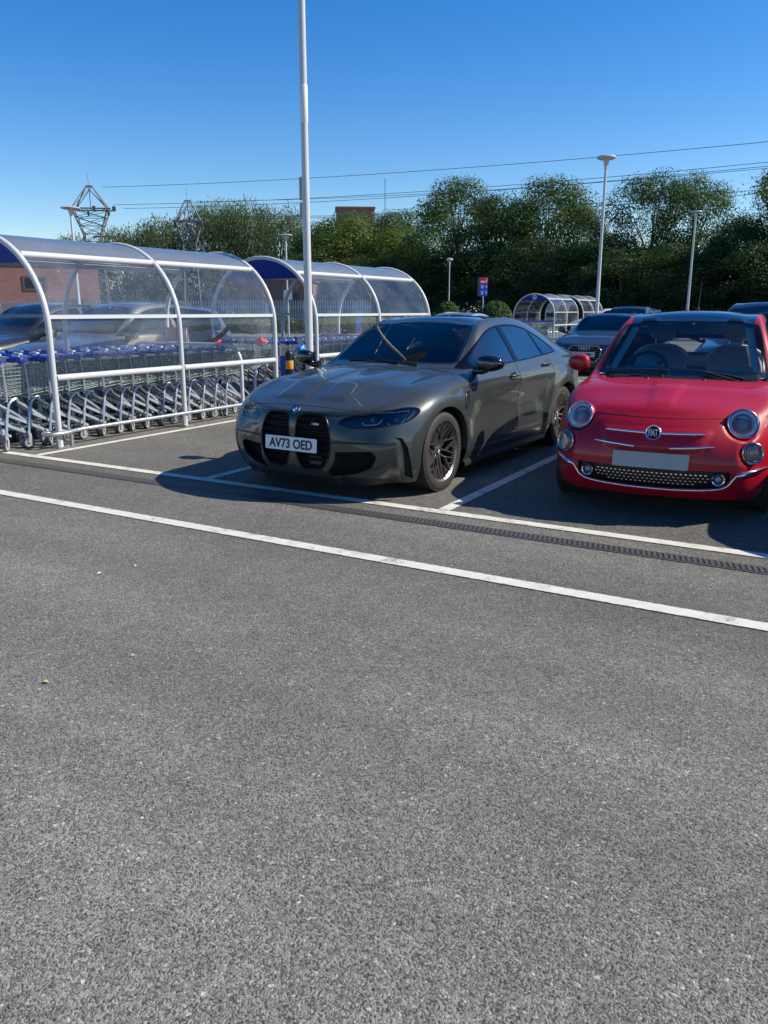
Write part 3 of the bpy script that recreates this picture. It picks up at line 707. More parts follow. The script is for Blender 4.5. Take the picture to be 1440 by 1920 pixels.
mst = MB(); b = at(722, 400, 150); mst.tube([(0, 0, 0), (0, 0, at(722, 335, 150).z)], .06, 5)
o = mst.build('mast', cable, loc=(b.x, b.y, 0)); tag(o, 'thin tall mast behind the trees, right of the brick roof', 'mast')
# ---------------- brick buildings ----------------
def brickmat(name, c1, c2):
    m = bpy.data.materials.new(name); t, N, L = nodes(m); b = N['Principled BSDF']
    tc = N.new('ShaderNodeTexCoord'); mp = N.new('ShaderNodeMapping'); mp.inputs['Rotation'].default_value = (R(90), 0, 0)
    br = N.new('ShaderNodeTexBrick'); br.inputs['Scale'].default_value = 1.6; br.inputs['Color1'].default_value = (*c1, 1); br.inputs['Color2'].default_value = (*c2, 1); br.inputs['Mortar'].default_value = (.30, .26, .23, 1); br.inputs['Mortar Size'].default_value = .02
    L.new(tc.outputs['Object'], mp.inputs[0]); L.new(mp.outputs[0], br.inputs[0]); L.new(br.outputs[0], b.inputs['Base Color']); b.inputs['Roughness'].default_value = .85
    return m
brick = brickmat('red_brick', (.30, .105, .07), (.24, .085, .06))
dark = mat('dark_opening', (.02, .022, .025), .3)
def building(px, D, wid, dep, H, rz, label, wins=()):
    b = at(px, 600, D, 0); t = empty('brick_building', b, rz, label, 'building')
    m = MB(); m.box((0, dep/2, H/2), (wid, dep, H)); m.build('wall', brick, t, None)
    m = MB(); m.box((0, dep/2, H+.2), (wid+.5, dep+.5, .4)); m.build('roof', mat('roof_edge', (.30, .12, .09), .7), t, None)
    for (x, z, w, h) in wins:
        m = MB(); m.box((x, -.02, z), (w, .08, h)); wd = m.build('window', mat('brown_trim', (.12, .10, .09), .5), t, None)
        m = MB(); m.box((x, -.065, z), (w-.3, .02, h-.3)); m.build('pane', dark, wd, None)
    return t
building(668, 190, 8.5, 8, at(668, 391, 190).z, R(34), 'red brick tower block rising behind the trees')
building(10, 64, 13, 10, 5.0, R(52), 'red brick building glimpsed through the near shelter at far left', [(-1.5, 3.4, 1.6, 1.0), (2.2, 3.4, 1.6, 1.0), (4.8, 1.2, 1.4, 2.3)])
building(512, 92, 9, 8, 4.6, R(30), 'low brick building seen between the two near shelters', [(-2.2, 2.8, 1.2, 1.4), (2.3, 2.4, 1.6, 2.2)])
building(1110, 150, 34, 10, at(1160, 470, 150).z, R(20), 'pale red brick building glimpsed through gaps in the trees at right', [(-8, 6, 2, 1.6), (-3, 6, 2, 1.6), (3, 6, 2, 1.6), (8, 6, 2, 1.6)])
# palisade fence beyond the near shelter
fn = empty('palisade_fence', at(330, 600, 58, 0), R(30.2), 'grey steel palisade fence seen through the near shelter', 'fence')
pal = mat('palisade_grey', (.42, .45, .48), .55, metal=.3, var=.15)
m = MB()
for k in range(150):
    x = -12+k*.17
    m.box((x, 0, 1.05), (.07, .02, 2.1)); m.add([(x-.035, 0, 2.1), (x+.035, 0, 2.1), (x, 0, 2.25)], [(0, 1, 2)])
m.build('pale', pal, fn, None).__setitem__('kind', 'stuff')
m = MB(); m.box((.75, .04, .5), (25.5, .04, .06)); m.box((.75, .04, 1.75), (25.5, .04, .06)); m.build('rail', pal, fn, None)
for x in np.arange(-12, 14, 2.6): m = MB(); m.box((x, .08, 1.0), (.1, .06, 2.0)); m.build('post', pal, fn, None)
# hedge bank beyond the second shelter, grass verge
hb = MB(); rng = np.random.default_rng(5)
for k in range(9000):
    p = Vector((rng.uniform(-11, 11), rng.uniform(-.9, .9), 0)); p.z = rng.uniform(0, 1.15+.25*sin(p.x*.9)+.15*sin(p.x*2.3)); n = Vector(rng.normal(size=3)).normalized(); a = n.orthogonal().normalized()*.09; c = n.cross(a); hb.add([p-a, p-c, p+a, p+c], [(0, 1, 2, 3)])
o = hb.build('hedge', LM['mid'], smooth=None, loc=at(590, 600, 56, 0)); o.rotation_euler = (0, 0, R(28)); tag(o, 'low ragged hedge along the far kerb seen through the second shelter', 'hedge')
kb = MB(); kb.box((0, 0, .065), (70, .16, .13)); o = kb.build('kerb', mat('kerb_stone', (.42, .38, .33), .85, var=.15), smooth=None, loc=at(640, 600, 44, 0)); o.rotation_euler = (0, 0, R(20)); tag(o, kind='structure')
# ground of the wood
vg = MB(); b = at(1000, 600, 76, .03); vg.box((0, 30, 0), (260, 60, .06)); o = vg.build('verge', mat('verge_soil', (.035, .04, .018), .95, var=.4, vscale=.8), smooth=None, loc=(b.x, b.y, 0)); o.rotation_euler = (0, 0, R(24)); tag(o, kind='structure')
# ---------------- signs ----------------
sg = empty('totem_sign', at(905, 600, 52, 0), R(34), 'red and blue totem sign on a slim post in front of the dark trees', 'sign')
zt, zb = at(905, 520, 52).z, at(905, 555, 52).z; hh = zt-zb; w = .50
m = MB(); m.tube([(0, .03, 0), (0, .03, zb+.1)], .045, 8); m.build('post', galv, sg, 60)
m = MB(); m.box((0, 0, zb+hh*.30), (w, .06, hh*.62)); bp_ = m.build('blue_panel', mat('sign_blue', (.01, .10, .55), .4), sg, None)
m = MB(); m.box((0, 0, zb+hh*.81), (w, .06, hh*.38)); rp = m.build('red_panel', mat('sign_red', (.75, .02, .06), .4), sg, None)
m = MB(); m.box((-w/2-.07, .0, zb+hh*.5), (.12, .08, hh)); m.build('side_edge', mat('sign_edge', (.06, .06, .08), .5), sg, None)
sw = mat('sign_white', (.75, .76, .76), .4)
m = MB()
for (x, z, a, c) in ((-.10, .54, .16, .06), (-.10, .44, .16, .05), (-.09, .22, .17, .06), (-.09, .12, .14, .07), (.16, .5, .08, .10), (.16, .2, .07, .14)): m.box((x, -.034, zb+hh*z), (a, .01, hh*c))
m.build('lettering', sw, bp_, None)
m = MB(); m.box((-.05, -.034, zb+hh*.76), (.30, .01, hh*.10)); m.box((.17, -.034, zb+hh*.82), (.06, .01, hh*.18)); m.build('lettering', sw, rp, None)
s2 = empty('notice_sign', at(541, 600, 42, 0), R(30), 'white notice on a white post seen between the two near shelters', 'sign')
zt = at(541, 545, 42).z; m = MB(); m.tube([(0, .03, 0), (0, .03, zt-.1)], .04, 8); m.build('post', white, s2, 60)
m = MB(); m.box((0, 0, zt-.2), (.42, .03, .48)); m.build('board', sw, s2, None)
bn = empty('banner_flag', at(673, 600, 38, 0), R(30), 'blue upright banner sign on a black foot behind the second shelter', 'sign')
zt = at(673, 580, 38).z; m = MB(); m.lathe([(.30, 0), (.28, .08), (.1, .14), (.05, .3)], 14); m.build('foot', mat('black_rubber', (.015, .015, .016), .6), bn, 50)
m = MB(); m.prism([(-.13, .1), (.13, .1), (.14, zt-.1), (.10, zt), (-.10, zt), (-.14, zt-.1)], TR((0, .015, 0), R(90)), .03); bb = m.build('banner', mat('banner_blue', (.02, .20, .62), .5), bn, None)
m = MB(); m.box((0, -.02, .62), (.14, .006, .16)); m.build('red_mark', mat('sign_red', (.75, .02, .06), .4), bb, None)
m = MB(); m.box((0, -.02, zt-.22), (.18, .006, .1)); m.build('white_mark', sw, bb, None)
# ---------------- bollards by the lamp column ----------------
blk = mat('bollard_black', (.012, .012, .013), .35)
def bollard(x, y, z, band, label, bodym):
    t = empty('bollard', (x, y, 0), 0, label, 'bollard')
    m = MB(); m.lathe([(.062, 0), (.062, z-.07), (.056, z-.03), (.04, z-.01), (0, z)], 20); m.build('post', bodym, t, 40)
    m = MB(); m.lathe([(.063, z-.28), (.0645, z-.275), (.0645, z-.155), (.063, z-.15)], 20); m.build('band', band, t, 40)
    return t
bollard(-7.57, 10.1, .89, mat('band_amber', (.62, .30, .03), .4), 'black bollard with an amber reflective band between the shelters', blk)
b2 = bollard(-7.62, 10.62, .80, mat('bollard_maroon', (.05, .014, .014), .5), 'dark maroon bollard behind the amber banded one', mat('bollard_maroon', (.05, .014, .014), .5))
o = blob((0, 0, 0), (.10, .10, .12), 2).build('plastic_bag', mat('bag_blue', (.03, .22, .62), .35), smooth=60, loc=(-7.62, 10.5, .84)); tag(o, 'bright blue plastic bag hooked over the maroon bollard', 'bag')
# things lying on the trolleys
ct = mat('pink_card', (.62, .40, .36), .7)
m = MB(); m.box((0, 0, 0), (.30, .10, .26)); m.box((0, -.055, .04), (.18, .01, .05)); o = m.build('cardboard_box', ct, smooth=None, loc=(-8.95, 9.15, 1.11)); o.rotation_euler = (0, 0, R(25)); tag(o, 'small pink cardboard box standing on the trolleys near the stop rail', 'box')
G = []
for i in range(9):
    t = i/8; G.append([(lerp(-.45, .45, t), lerp(-.16, .16, j/4), .03+.24*math.exp(-((t-.55)/.2)**2)+(.16*max(0, t-.6)/.4)+.02*sin(j)) for j in range(5)])
m = MB(); m.grid(G); o = m.build('child_seat_cover', mat('black_fabric', (.012, .016, .018), .7), smooth=60, loc=(-8.45, 9.75, .98)); o.rotation_euler = (0, 0, R(30))
sm = o.modifiers.new('thick', 'SOLIDIFY'); sm.thickness = .02; tag(o, 'black padded child seat cover lying across the trolleys', 'seat cover')
for k, (x, y, z, lab) in enumerate(((-8.95, 10.0, 1.0, 'red rag lying on the far trolleys, left of the black seat cover'), (-8.05, 10.0, 1.02, 'crumpled red cloth beside the black seat cover'))):
    o = blob((0, 0, 0), (.09, .07, .06), 4+k, .3, 10).build('red_cloth', mat('cloth_red', (.60, .02, .05), .6), smooth=60, loc=(x, y, z)); tag(o, lab, 'cloth')
o = MB().box((0, 0, 0), (.26, .02, .34)).build('advert_board', mat('panel_blue', (.02, .10, .60), .4), smooth=None, loc=(-7.85, 10.42, .62)); tag(o, 'bright blue plastic panel between the near shelter and the bollards', 'panel')
# ---------------- car kit: a subdivided body cage, cut into its panels, lamps and glass ----------------
from mathutils.interpolate import poly_3d_calc
def cage_mesh(sides, top, front, rear, crease_rows={}, levels=3, extra=None):
    """sides[i][r]: left half points from the front corner edge (i=0) to the rear corner edge (i=n);
    top[i][c]: inner columns c=0 (centre) ..; front[r][c], rear[r][c]: inner columns of the end faces."""
    bm = bmesh.new(); n = len(sides); m = len(sides[0]); C = len(top[0])
    vS = [[bm.verts.new(p) for p in row] for row in sides]
    vT = [[bm.verts.new(p) for p in row]+[vS[i][m-1]] for i, row in enumerate(top)]
    vF = [[bm.verts.new(p) for p in front[r]]+[vS[0][r]] for r in range(m-1)]+[vT[0]]
    vR = [[bm.verts.new(p) for p in rear[r]]+[vS[n-1][r]] for r in range(m-1)]+[vT[n-1]]
    for i in range(n-1):
        for r in range(m-1): bm.faces.new((vS[i][r], vS[i][r+1], vS[i+1][r+1], vS[i+1][r]))
        for c in range(C): bm.faces.new((vT[i][c], vT[i+1][c], vT[i+1][c+1], vT[i][c+1]))
    for r in range(m-1):
        for c in range(C):
            bm.faces.new((vF[r][c], vF[r+1][c], vF[r+1][c+1], vF[r][c+1]))
            bm.faces.new((vR[r][c], vR[r][c+1], vR[r+1][c+1], vR[r+1][c]))
    cl = bm.edges.layers.float.new('crease_edge')
    for (r, i0, i1), w in crease_rows.items():
        for i in range(i0, i1):
            e = bm.edges.get((vS[i][r], vS[i+1][r])); e[cl] = w
    ctr = [v for v in bm.verts if abs(v.co.y) < 1e-6]
    g = bmesh.ops.duplicate(bm, geom=bm.verts[:]+bm.edges[:]+bm.faces[:])
    dv = [x for x in g['geom'] if isinstance(x, bmesh.types.BMVert)]
    for v in dv: v.co.y = -v.co.y
    bmesh.ops.reverse_faces(bm, faces=[x for x in g['geom'] if isinstance(x, bmesh.types.BMFace)])
    bmesh.ops.remove_doubles(bm, verts=[v for v in bm.verts if abs(v.co.y) < 1e-6], dist=1e-5)
    bmesh.ops.recalc_face_normals(bm, faces=bm.faces)
    me = bpy.data.meshes.new('cage'); bm.to_mesh(me); bm.free()
    o = bpy.data.objects.new('cage', me); COL.objects.link(o)
    md = o.modifiers.new('s', 'SUBSURF'); md.levels = md.render_levels = levels
    N = len(me.vertices); tgt = np.empty(N*3); me.vertices.foreach_get('co', tgt); cur = tgt.copy()
    for it in range(4):     # pull the cage outwards until the smooth surface passes through the given points
        dg = bpy.context.evaluated_depsgraph_get(); dg.update()
        ev = o.evaluated_get(dg).to_mesh(); lim = np.empty(len(ev.vertices)*3); ev.vertices.foreach_get('co', lim)
        o.evaluated_get(dg).to_mesh_clear()
        if it == 3: break
        cur = cur+(tgt-lim[:N*3])*.9; me.vertices.foreach_set('co', cur); me.update()
    dg.update()
    out = bpy.data.meshes.new_from_object(o.evaluated_get(dg)); bpy.data.objects.remove(o)
    return out
def smooth01(t): t = max(0., min(1., t)); return t*t*(3-2*t)
def arch_poly(x, z, r, zb, n=30, rx=None):
    rx = rx or r
    return [(x+rx*cos(a), z+r*sin(a)) for a in np.linspace(0, pi, n)]+[(x-rx, zb), (x+rx, zb)]
def clipx(poly, a, b):
    """the polygon between x=a and x=b (convex-ish outline)"""
    def half(P, keep, X):
        out = []
        for i in range(len(P)):
            p, q = P[i], P[(i+1) % len(P)]
            if keep(p[0]): out.append(p)
            if keep(p[0]) != keep(q[0]): t = (X-p[0])/(q[0]-p[0]); out.append((X, p[1]+t*(q[1]-p[1])))
        return out
    return half(half(poly, lambda x: x <= max(a, b), max(a, b)), lambda x: x >= min(a, b), min(a, b))
def inset(poly, d):
    n = len(poly); out = []; A = sum(poly[i][0]*poly[(i+1) % n][1]-poly[(i+1) % n][0]*poly[i][1] for i in range(n)); sg = 1 if A > 0 else -1
    for i in range(n):
        p0, p1, p2 = (Vector((*poly[(i+k) % n], 0)) for k in (-1, 0, 1)); a = (p1-p0); b = (p2-p1)
        if a.length < 1e-7 or b.length < 1e-7: continue
        a.normalize(); b.normalize(); na, nb = Vector((-a.y, a.x, 0))*sg, Vector((-b.y, b.x, 0))*sg; m = na+nb
        if m.length < .2: continue
        m.normalize(); k = d/max(.35, m.dot(na)); out.append(((p1+m*k).x, (p1+m*k).y))
    return out
def uv(ax, pts): a, b, d = (Vector(q) for q in ax); return [(Vector(p).dot(a), Vector(p).dot(b)) for p in pts]
def my(pts): return [(-p[0],)+tuple(p[1:]) for p in pts]
def spline(pts, n=8, closed=True):
    """Catmull-Rom through 2D points; a point given with a third value 0 is a sharp corner"""
    P = [tuple(p[:2]) for p in pts]; sh = [len(p) > 2 for p in pts]; N = len(P); out = []
    for i in range(N if closed else N-1):
        p0, p1, p2, p3 = P[(i-1) % N if closed else max(0, i-1)], P[i], P[(i+1) % N], P[(i+2) % N if closed else min(N-1, i+2)]
        if sh[i]: p0 = p1
        if sh[(i+1) % N]: p3 = p2
        if sh[i] and sh[(i+1) % N]: out.append(p1); continue
        for k in range(n):
            t = k/n; a = [.5*((2*p1[d])+(-p0[d]+p2[d])*t+(2*p0[d]-5*p1[d]+4*p2[d]-p3[d])*t*t+(-p0[d]+3*p1[d]-3*p2[d]+p3[d])*t**3) for d in (0, 1)]
            out.append(tuple(a))
    if not closed: out.append(P[-1])
    return out
def inside(pt, poly):
    x, y = pt; c = False; j = len(poly)-1
    for i in range(len(poly)):
        xi, yi = poly[i]; xj, yj = poly[j]
        if (yi > y) != (yj > y) and x < (xj-xi)*(y-yi)/(yj-yi+1e-18)+xi: c = not c
        j = i
    return c
AX = {'L': ((1,0,0), (0,0,1), (0,1,0)), 'R': ((1,0,0), (0,0,1), (0,-1,0)), 'F': ((0,1,0), (0,0,1), (1,0,0)), 'B': ((0,1,0), (0,0,1), (-1,0,0)), 'T': ((1,0,0), (0,1,0), (0,0,1))}
def diag(sy, ang):      # looking from the front corner: u runs backwards along the flank
    a = R(ang); return ((-sin(a)*1.0, sy*cos(a), 0), (0,0,1), (cos(a), sy*sin(a), 0))
class CarBody:
    def __init__(s, me):
        s.bm = bmesh.new(); s.bm.from_mesh(me); s.bm.faces.ensure_lookup_table(); s.bm.normal_update()
        s.ref = [v.co.copy() for v in s.bm.verts]; s.refn = [v.normal.copy() for v in s.bm.verts]
        s.reff = [[v.index for v in f.verts] for f in s.bm.faces]
        s.bvh = BVHTree.FromPolygons(s.ref, s.reff)
        s.lay = s.bm.faces.layers.int.new('region'); s.names = ['body']
    def normal(s, p):
        loc, n, idx, d = s.bvh.find_nearest(p)
        if idx is None: return Vector((0, 0, 1))
        f = s.reff[idx]; w = poly_3d_calc([s.ref[i] for i in f], loc); r = Vector()
        for i, q in zip(f, w): r += s.refn[i]*q
        return r.normalized()
    def snap(s, u, v, ax, off=0.0):
        """the point of the body seen along -d at (u, v)"""
        a, b, d = (Vector(x) for x in ax); o = a*u+b*v+d*6
        loc, n, idx, dist = s.bvh.ray_cast(o, -d)
        if loc is None: loc, n, idx, dist = s.bvh.find_nearest(a*u+b*v+d*.8)
        return loc+s.normal(loc)*off
    def cut(s, name, poly, ax, only=('body',), dmin=.08, pmin=None):
        a, b, d = (Vector(x) for x in ax); bm = s.bm
        if name not in s.names: s.names.append(name)
        rid = s.names.index(name); ok = [s.names.index(k) for k in only if k in s.names]
        us = [p[0] for p in poly]; vs = [p[1] for p in poly]; bb = (min(us)-.02, max(us)+.02, min(vs)-.02, max(vs)+.02)
        def cand():
            R_ = []
            for f in bm.faces:
                if f[s.lay] not in ok: continue
                c = f.calc_center_median(); u, v = c.dot(a), c.dot(b)
                if not (bb[0]-.1 < u < bb[1]+.1 and bb[2]-.1 < v < bb[3]+.1): continue
                if f.normal.dot(d) < dmin: continue
                if pmin is not None and c.dot(d) < pmin: continue
                R_.append(f)
            return R_
        live = cand(); N = len(poly)
        for i in range(N):
            p, q = Vector((*poly[i], 0)), Vector((*poly[(i+1) % N], 0)); e = q-p; L = e.length
            if L < 1e-6: continue
            nrm = a*(-e.y)+b*e.x; nrm.normalize(); co = a*p.x+b*p.y
            sel = []
            lo = (min(p.x, q.x), max(p.x, q.x), min(p.y, q.y), max(p.y, q.y))
            for f in live:
                if not f.is_valid: continue
                U = [vv.co.dot(a) for vv in f.verts]; V = [vv.co.dot(b) for vv in f.verts]
                if max(U) < lo[0]-1e-4 or min(U) > lo[1]+1e-4 or max(V) < lo[2]-1e-4 or min(V) > lo[3]+1e-4: continue
                sg = [(vv.co-co).dot(nrm) for vv in f.verts]
                if max(sg) <= 1e-6 or min(sg) >= -1e-6: continue
                sel.append(f)
            if not sel: continue
            ge = set(sel)
            for f in sel: ge.update(f.edges); ge.update(f.verts)
            res = bmesh.ops.bisect_plane(bm, geom=list(ge), dist=1e-6, plane_co=co, plane_no=nrm)
            new = set(x for x in res['geom'] if isinstance(x, bmesh.types.BMFace)) | set(x for x in res['geom_cut'] if isinstance(x, bmesh.types.BMFace))
            ls = set(f for f in live if f.is_valid); ls |= set(f for f in new if f.is_valid)
            live = list(ls)
        bm.normal_update()
        for f in cand():
            c = f.calc_center_median()
            if inside((c.dot(a), c.dot(b)), poly): f[s.lay] = rid
        return rid
    def region_mesh(s, names, name, mtl, off=0.0, keep=True, smoothn=True):
        ids = [s.names.index(k) for k in ([names] if isinstance(names, str) else names) if k in s.names]
        V = {}; vs = []; fs = []
        for f in s.bm.faces:
            if f[s.lay] in ids:
                t = []
                for v in f.verts:
                    if v.index not in V or True:
                        k = v
                        if k not in V: V[k] = len(vs); vs.append(v.co.copy())
                    t.append(V[v])
                fs.append(t)
        nn = [s.normal(p) for p in vs]
        if off: vs = [p+n*off for p, n in zip(vs, nn)]
        me = bpy.data.meshes.new(name); me.from_pydata([tuple(p) for p in vs], [], fs); me.materials.append(mtl)
        me.polygons.foreach_set('use_smooth', [True]*len(me.polygons)); me.update()
        if smoothn:
            try: me.normals_split_custom_set_from_vertices([tuple(n) for n in nn])
            except Exception as ex: print(ex)
        return me
    def recess(s, names, depth, direction, back=True, mb=None):
        """the region's faces pushed back by depth, with walls round the edge"""
        ids = [s.names.index(k) for k in ([names] if isinstance(names, str) else names) if k in s.names]
        F_ = [f for f in s.bm.faces if f[s.lay] in ids]; m = mb or MB(); d = Vector(direction)*depth
        V = {}; vs = []
        def idx(v, lay):
            k = (v, lay)
            if k not in V: V[k] = len(vs); vs.append(v.co+(d if lay else Vector()))
            return V[k]
        fs = [[idx(v, 1) for v in f.verts] for f in F_] if back else []; st = set(F_)
        for f in F_:
            for l in f.loops:
                e = l.edge
                if not any(g in st for g in e.link_faces if g is not f):
                    a, b = l.vert, l.link_loop_next.vert
                    fs.append([idx(b, 0), idx(a, 0), idx(a, 1), idx(b, 1)])
        m.add([tuple(v) for v in vs], fs); return m
    def seam(s, pts, ax, r=.0028, mb=None, off=-.0008, closed=False):
        m = mb or MB(); P = []; N = len(pts)
        for i in range(N if closed else N-1):
            p, q = pts[i], pts[(i+1) % N]; k = max(1, int(hypot(q[0]-p[0], q[1]-p[1])/.02))
            for j in range(k): P.append(s.snap(lerp(p[0], q[0], j/k), lerp(p[1], q[1], j/k), ax, off))
        if not closed: P.append(s.snap(*pts[-1], ax, off))
        m.tube(P, r, 6, closed=closed); return m
    def strip(s, pts, ax, r, mb=None, off=0.0, closed=False, n=8): return s.seam(pts, ax, r, mb, off, closed)
def glassmat(name, tint, refl=1.0, ior=1.52):
    m = bpy.data.materials.new(name); t, N, L = nodes(m); N.clear()
    out = N.new('ShaderNodeOutputMaterial'); tr = N.new('ShaderNodeBsdfTransparent'); tr.inputs[0].default_value = (*tint, 1)
    gl = N.new('ShaderNodeBsdfGlossy'); gl.inputs['Roughness'].default_value = .01; gl.inputs[0].default_value = (refl, refl, refl, 1)
    fr = N.new('ShaderNodeFresnel'); fr.inputs[0].default_value = ior; mx = N.new('ShaderNodeMixShader')
    L.new(fr.outputs[0], mx.inputs[0]); L.new(tr.outputs[0], mx.inputs[1]); L.new(gl.outputs[0], mx.inputs[2]); L.new(mx.outputs[0], out.inputs[0])
    return m
def paint(name, col, metallic=.0, rough=.4, coatw=1.0, dust=.05):
    m = mat(name, col, rough, metal=metallic, coat=coatw, coat_r=.015, spec=.3); t, N, L = nodes(m); b = N['Principled BSDF']
    tc = N.new('ShaderNodeTexCoord')
    n = N.new('ShaderNodeTexNoise'); n.inputs['Scale'].default_value = 3.2; n.inputs['Detail'].default_value = 7; n.inputs['Roughness'].default_value = .7; L.new(tc.outputs['Object'], n.inputs['Vector'])
    # a light film of dust on upward faces
    g = N.new('ShaderNodeNewGeometry'); sx = N.new('ShaderNodeSeparateXYZ'); L.new(g.outputs['Normal'], sx.inputs[0])
    up = N.new('ShaderNodeMapRange'); up.inputs['From Min'].default_value = .5; up.inputs['From Max'].default_value = 1; L.new(sx.outputs[2], up.inputs[0])
    mu = N.new('ShaderNodeMath'); mu.operation = 'MULTIPLY'; L.new(up.outputs[0], mu.inputs[0]); L.new(n.outputs[0], mu.inputs[1])
    m2 = N.new('ShaderNodeMath'); m2.operation = 'MULTIPLY'; m2.inputs[1].default_value = dust; L.new(mu.outputs[0], m2.inputs[0])
    mx = N.new('ShaderNodeMix'); mx.data_type = 'RGBA'; mx.inputs['A'].default_value = (*col, 1); mx.inputs['B'].default_value = (.35, .33, .30, 1); L.new(m2.outputs[0], mx.inputs['Factor']); L.new(mx.outputs['Result'], b.inputs['Base Color'])
    rr = N.new('ShaderNodeMapRange'); rr.inputs['To Min'].default_value = .01; rr.inputs['To Max'].default_value = .05; L.new(n.outputs[0], rr.inputs[0]); L.new(rr.outputs[0], b.inputs['Coat Roughness'])
    return m
gloss_black = mat('gloss_black', (.008, .008, .009), .08, spec=.6, coat=.5)
trim_black = mat('trim_black', (.014, .014, .015), .5)
deep_black = mat('deep_black', (.004, .004, .004), .85)
seam_black = mat('seam_black', (.004, .004, .005), .8)
chrome = mat('chrome', (.82, .83, .85), .06, metal=1)
satin = mat('satin_metal', (.45, .46, .48), .25, metal=1)
tyre_m = mat('tyre', (.030, .028, .026), .72, var=.25, vscale=20)
plate_w = mat('plate_white', (.72, .73, .74), .35)
plate_k = mat('plate_black', (.01, .01, .012), .4)
lens = glassmat('lamp_lens', (.93, .95, .97))
interior = mat('interior_dark', (.016, .017, .019), .75)
def wheel(parent, loc, rad, rimr, width, sy, rimmat, spokes, dark_rim=True, steer=0, name='wheel'):
    """hub axis along Y; sy=+1: outer face towards +Y"""
    w = empty(name, loc, steer); w.parent = parent
    M = Matrix.Rotation(R(-90), 4, 'X') if sy > 0 else Matrix.Rotation(R(90), 4, 'X')      # local +Z -> outward
    h = width/2; m = MB()
    m.lathe([(rimr, -h*.9), (rimr+.012, -h), (rad-.035, -h*1.02), (rad-.012, -h*.93), (rad, -h*.80)]+[(rad-(.006 if k % 2 else 0), z) for k, z in enumerate(np.linspace(-h*.6, h*.6, 9))]+[(rad, h*.80), (rad-.012, h*.93), (rad-.035, h*1.02), (rimr+.03, h*1.01), (rimr+.010, h), (rimr, h*.9)], 56, M, True)
    nb = 64
    for k in range(nb):     # shoulder blocks
        a = 2*pi*k/nb; c = M @ Vector(((rad-.0065)*cos(a), (rad-.0065)*sin(a), h*.84)); q = (M.to_3x3() @ Matrix.Rotation(a, 3, 'Z'))
        m.box(c, (.013, rad*2*pi/nb*.66, .030), M=q)
    m.build('tyre', tyre_m, w, 40)
    m = MB(); m.lathe([(rimr-.016, h*.70), (rimr-.012, h*.88), (rimr+.004, h*.98), (rimr+.006, h*.90), (rimr+.004, h*.70)], 56, M, True)
    spokes(m, M, rimr, h); m.build('rim', rimmat, w, 35)
    m = MB(); m.lathe([(0, h*.05), (rimr*.62, h*.05), (rimr*.62, -h*.05), (0, -h*.05)], 40, M); m.build('brake_disc', mat('brake_disc', (.05, .048, .045), .4, metal=.8), w, 40)
    m = MB(); m.lathe([(rimr-.001, h*.72), (rimr-.022, h*.5), (rimr-.03, -h*.3), (0, -h*.3), (0, -h*.5), (rimr, -h*.5)], 40, M, True); m.build('inner_barrel', deep_black, w, 40)
    return w
def spoke_bar(m, M, a, b, w, t, z0, z1):
    """flat bar between polar points a=(r,deg), b; z: outward height at both ends"""
    pa = Vector((a[0]*cos(R(a[1])), a[0]*sin(R(a[1])), z0)); pb = Vector((b[0]*cos(R(b[1])), b[0]*sin(R(b[1])), z1))
    d = (pb-pa).normalized(); s = d.cross(Vector((0, 0, 1))).normalized(); n = s.cross(d)
    vs = []
    for p, ww in ((pa, w[0]), (pb, w[1])):
        vs += [p-s*ww/2-n*t, p+s*ww/2-n*t, p+s*ww*.34, p-s*ww*.34]
    m.add([M @ v for v in vs], [(3, 2, 1, 0), (4, 5, 6, 7), (0, 1, 5, 4), (1, 2, 6, 5), (2, 3, 7, 6), (3, 0, 4, 7)])
def plate(parent, M, txt, name='number_plate', w=.52, h=.111):
    m = MB(); r = .012; P = []
    for cx, cy, a0 in ((w/2-r, h/2-r, 0), (-w/2+r, h/2-r, 90), (-w/2+r, -h/2+r, 180), (w/2-r, -h/2+r, 270)):
        P += [(cx+r*cos(R(a0+k*22.5)), cy+r*sin(R(a0+k*22.5))) for k in range(5)]
    m.prism(P, M, .006); p = m.build(name, plate_w, parent, None)
    if txt:
        me = text_mesh(txt, .108, .0008); me.materials.append(plate_k)
        xs = [v.co.x for v in me.vertices]; ys = [v.co.y for v in me.vertices]
        sx = .438/(max(xs)-min(xs)); sy_ = .079/(max(ys)-min(ys)); cx, cy = (max(xs)+min(xs))/2, (max(ys)+min(ys))/2
        for v in me.vertices: v.co = M @ Vector(((v.co.x-cx)*sx, (v.co.y-cy)*sy_, .0075+v.co.z))
        link('lettering', me, p)
    return p
def face_front(x, y, z, tilt=0, yaw=0):    # local xy plane facing car-forward (+X); local x to the viewer's right (+Y of the car)
    return Matrix.Translation((x, y, z)) @ Matrix.Rotation(yaw, 4, 'Z') @ Matrix.Rotation(-tilt, 4, 'Y') @ Matrix(((0,0,1,0),(1,0,0,0),(0,1,0,0),(0,0,0,1)))
def car_root(u, v, yaw, name, label, group=None):
    """car forward is local +X; it is turned to face -Y (towards the camera) plus yaw"""
    t = empty(name, (u, v, 0), R(-90)+yaw, label, 'car', group); return t
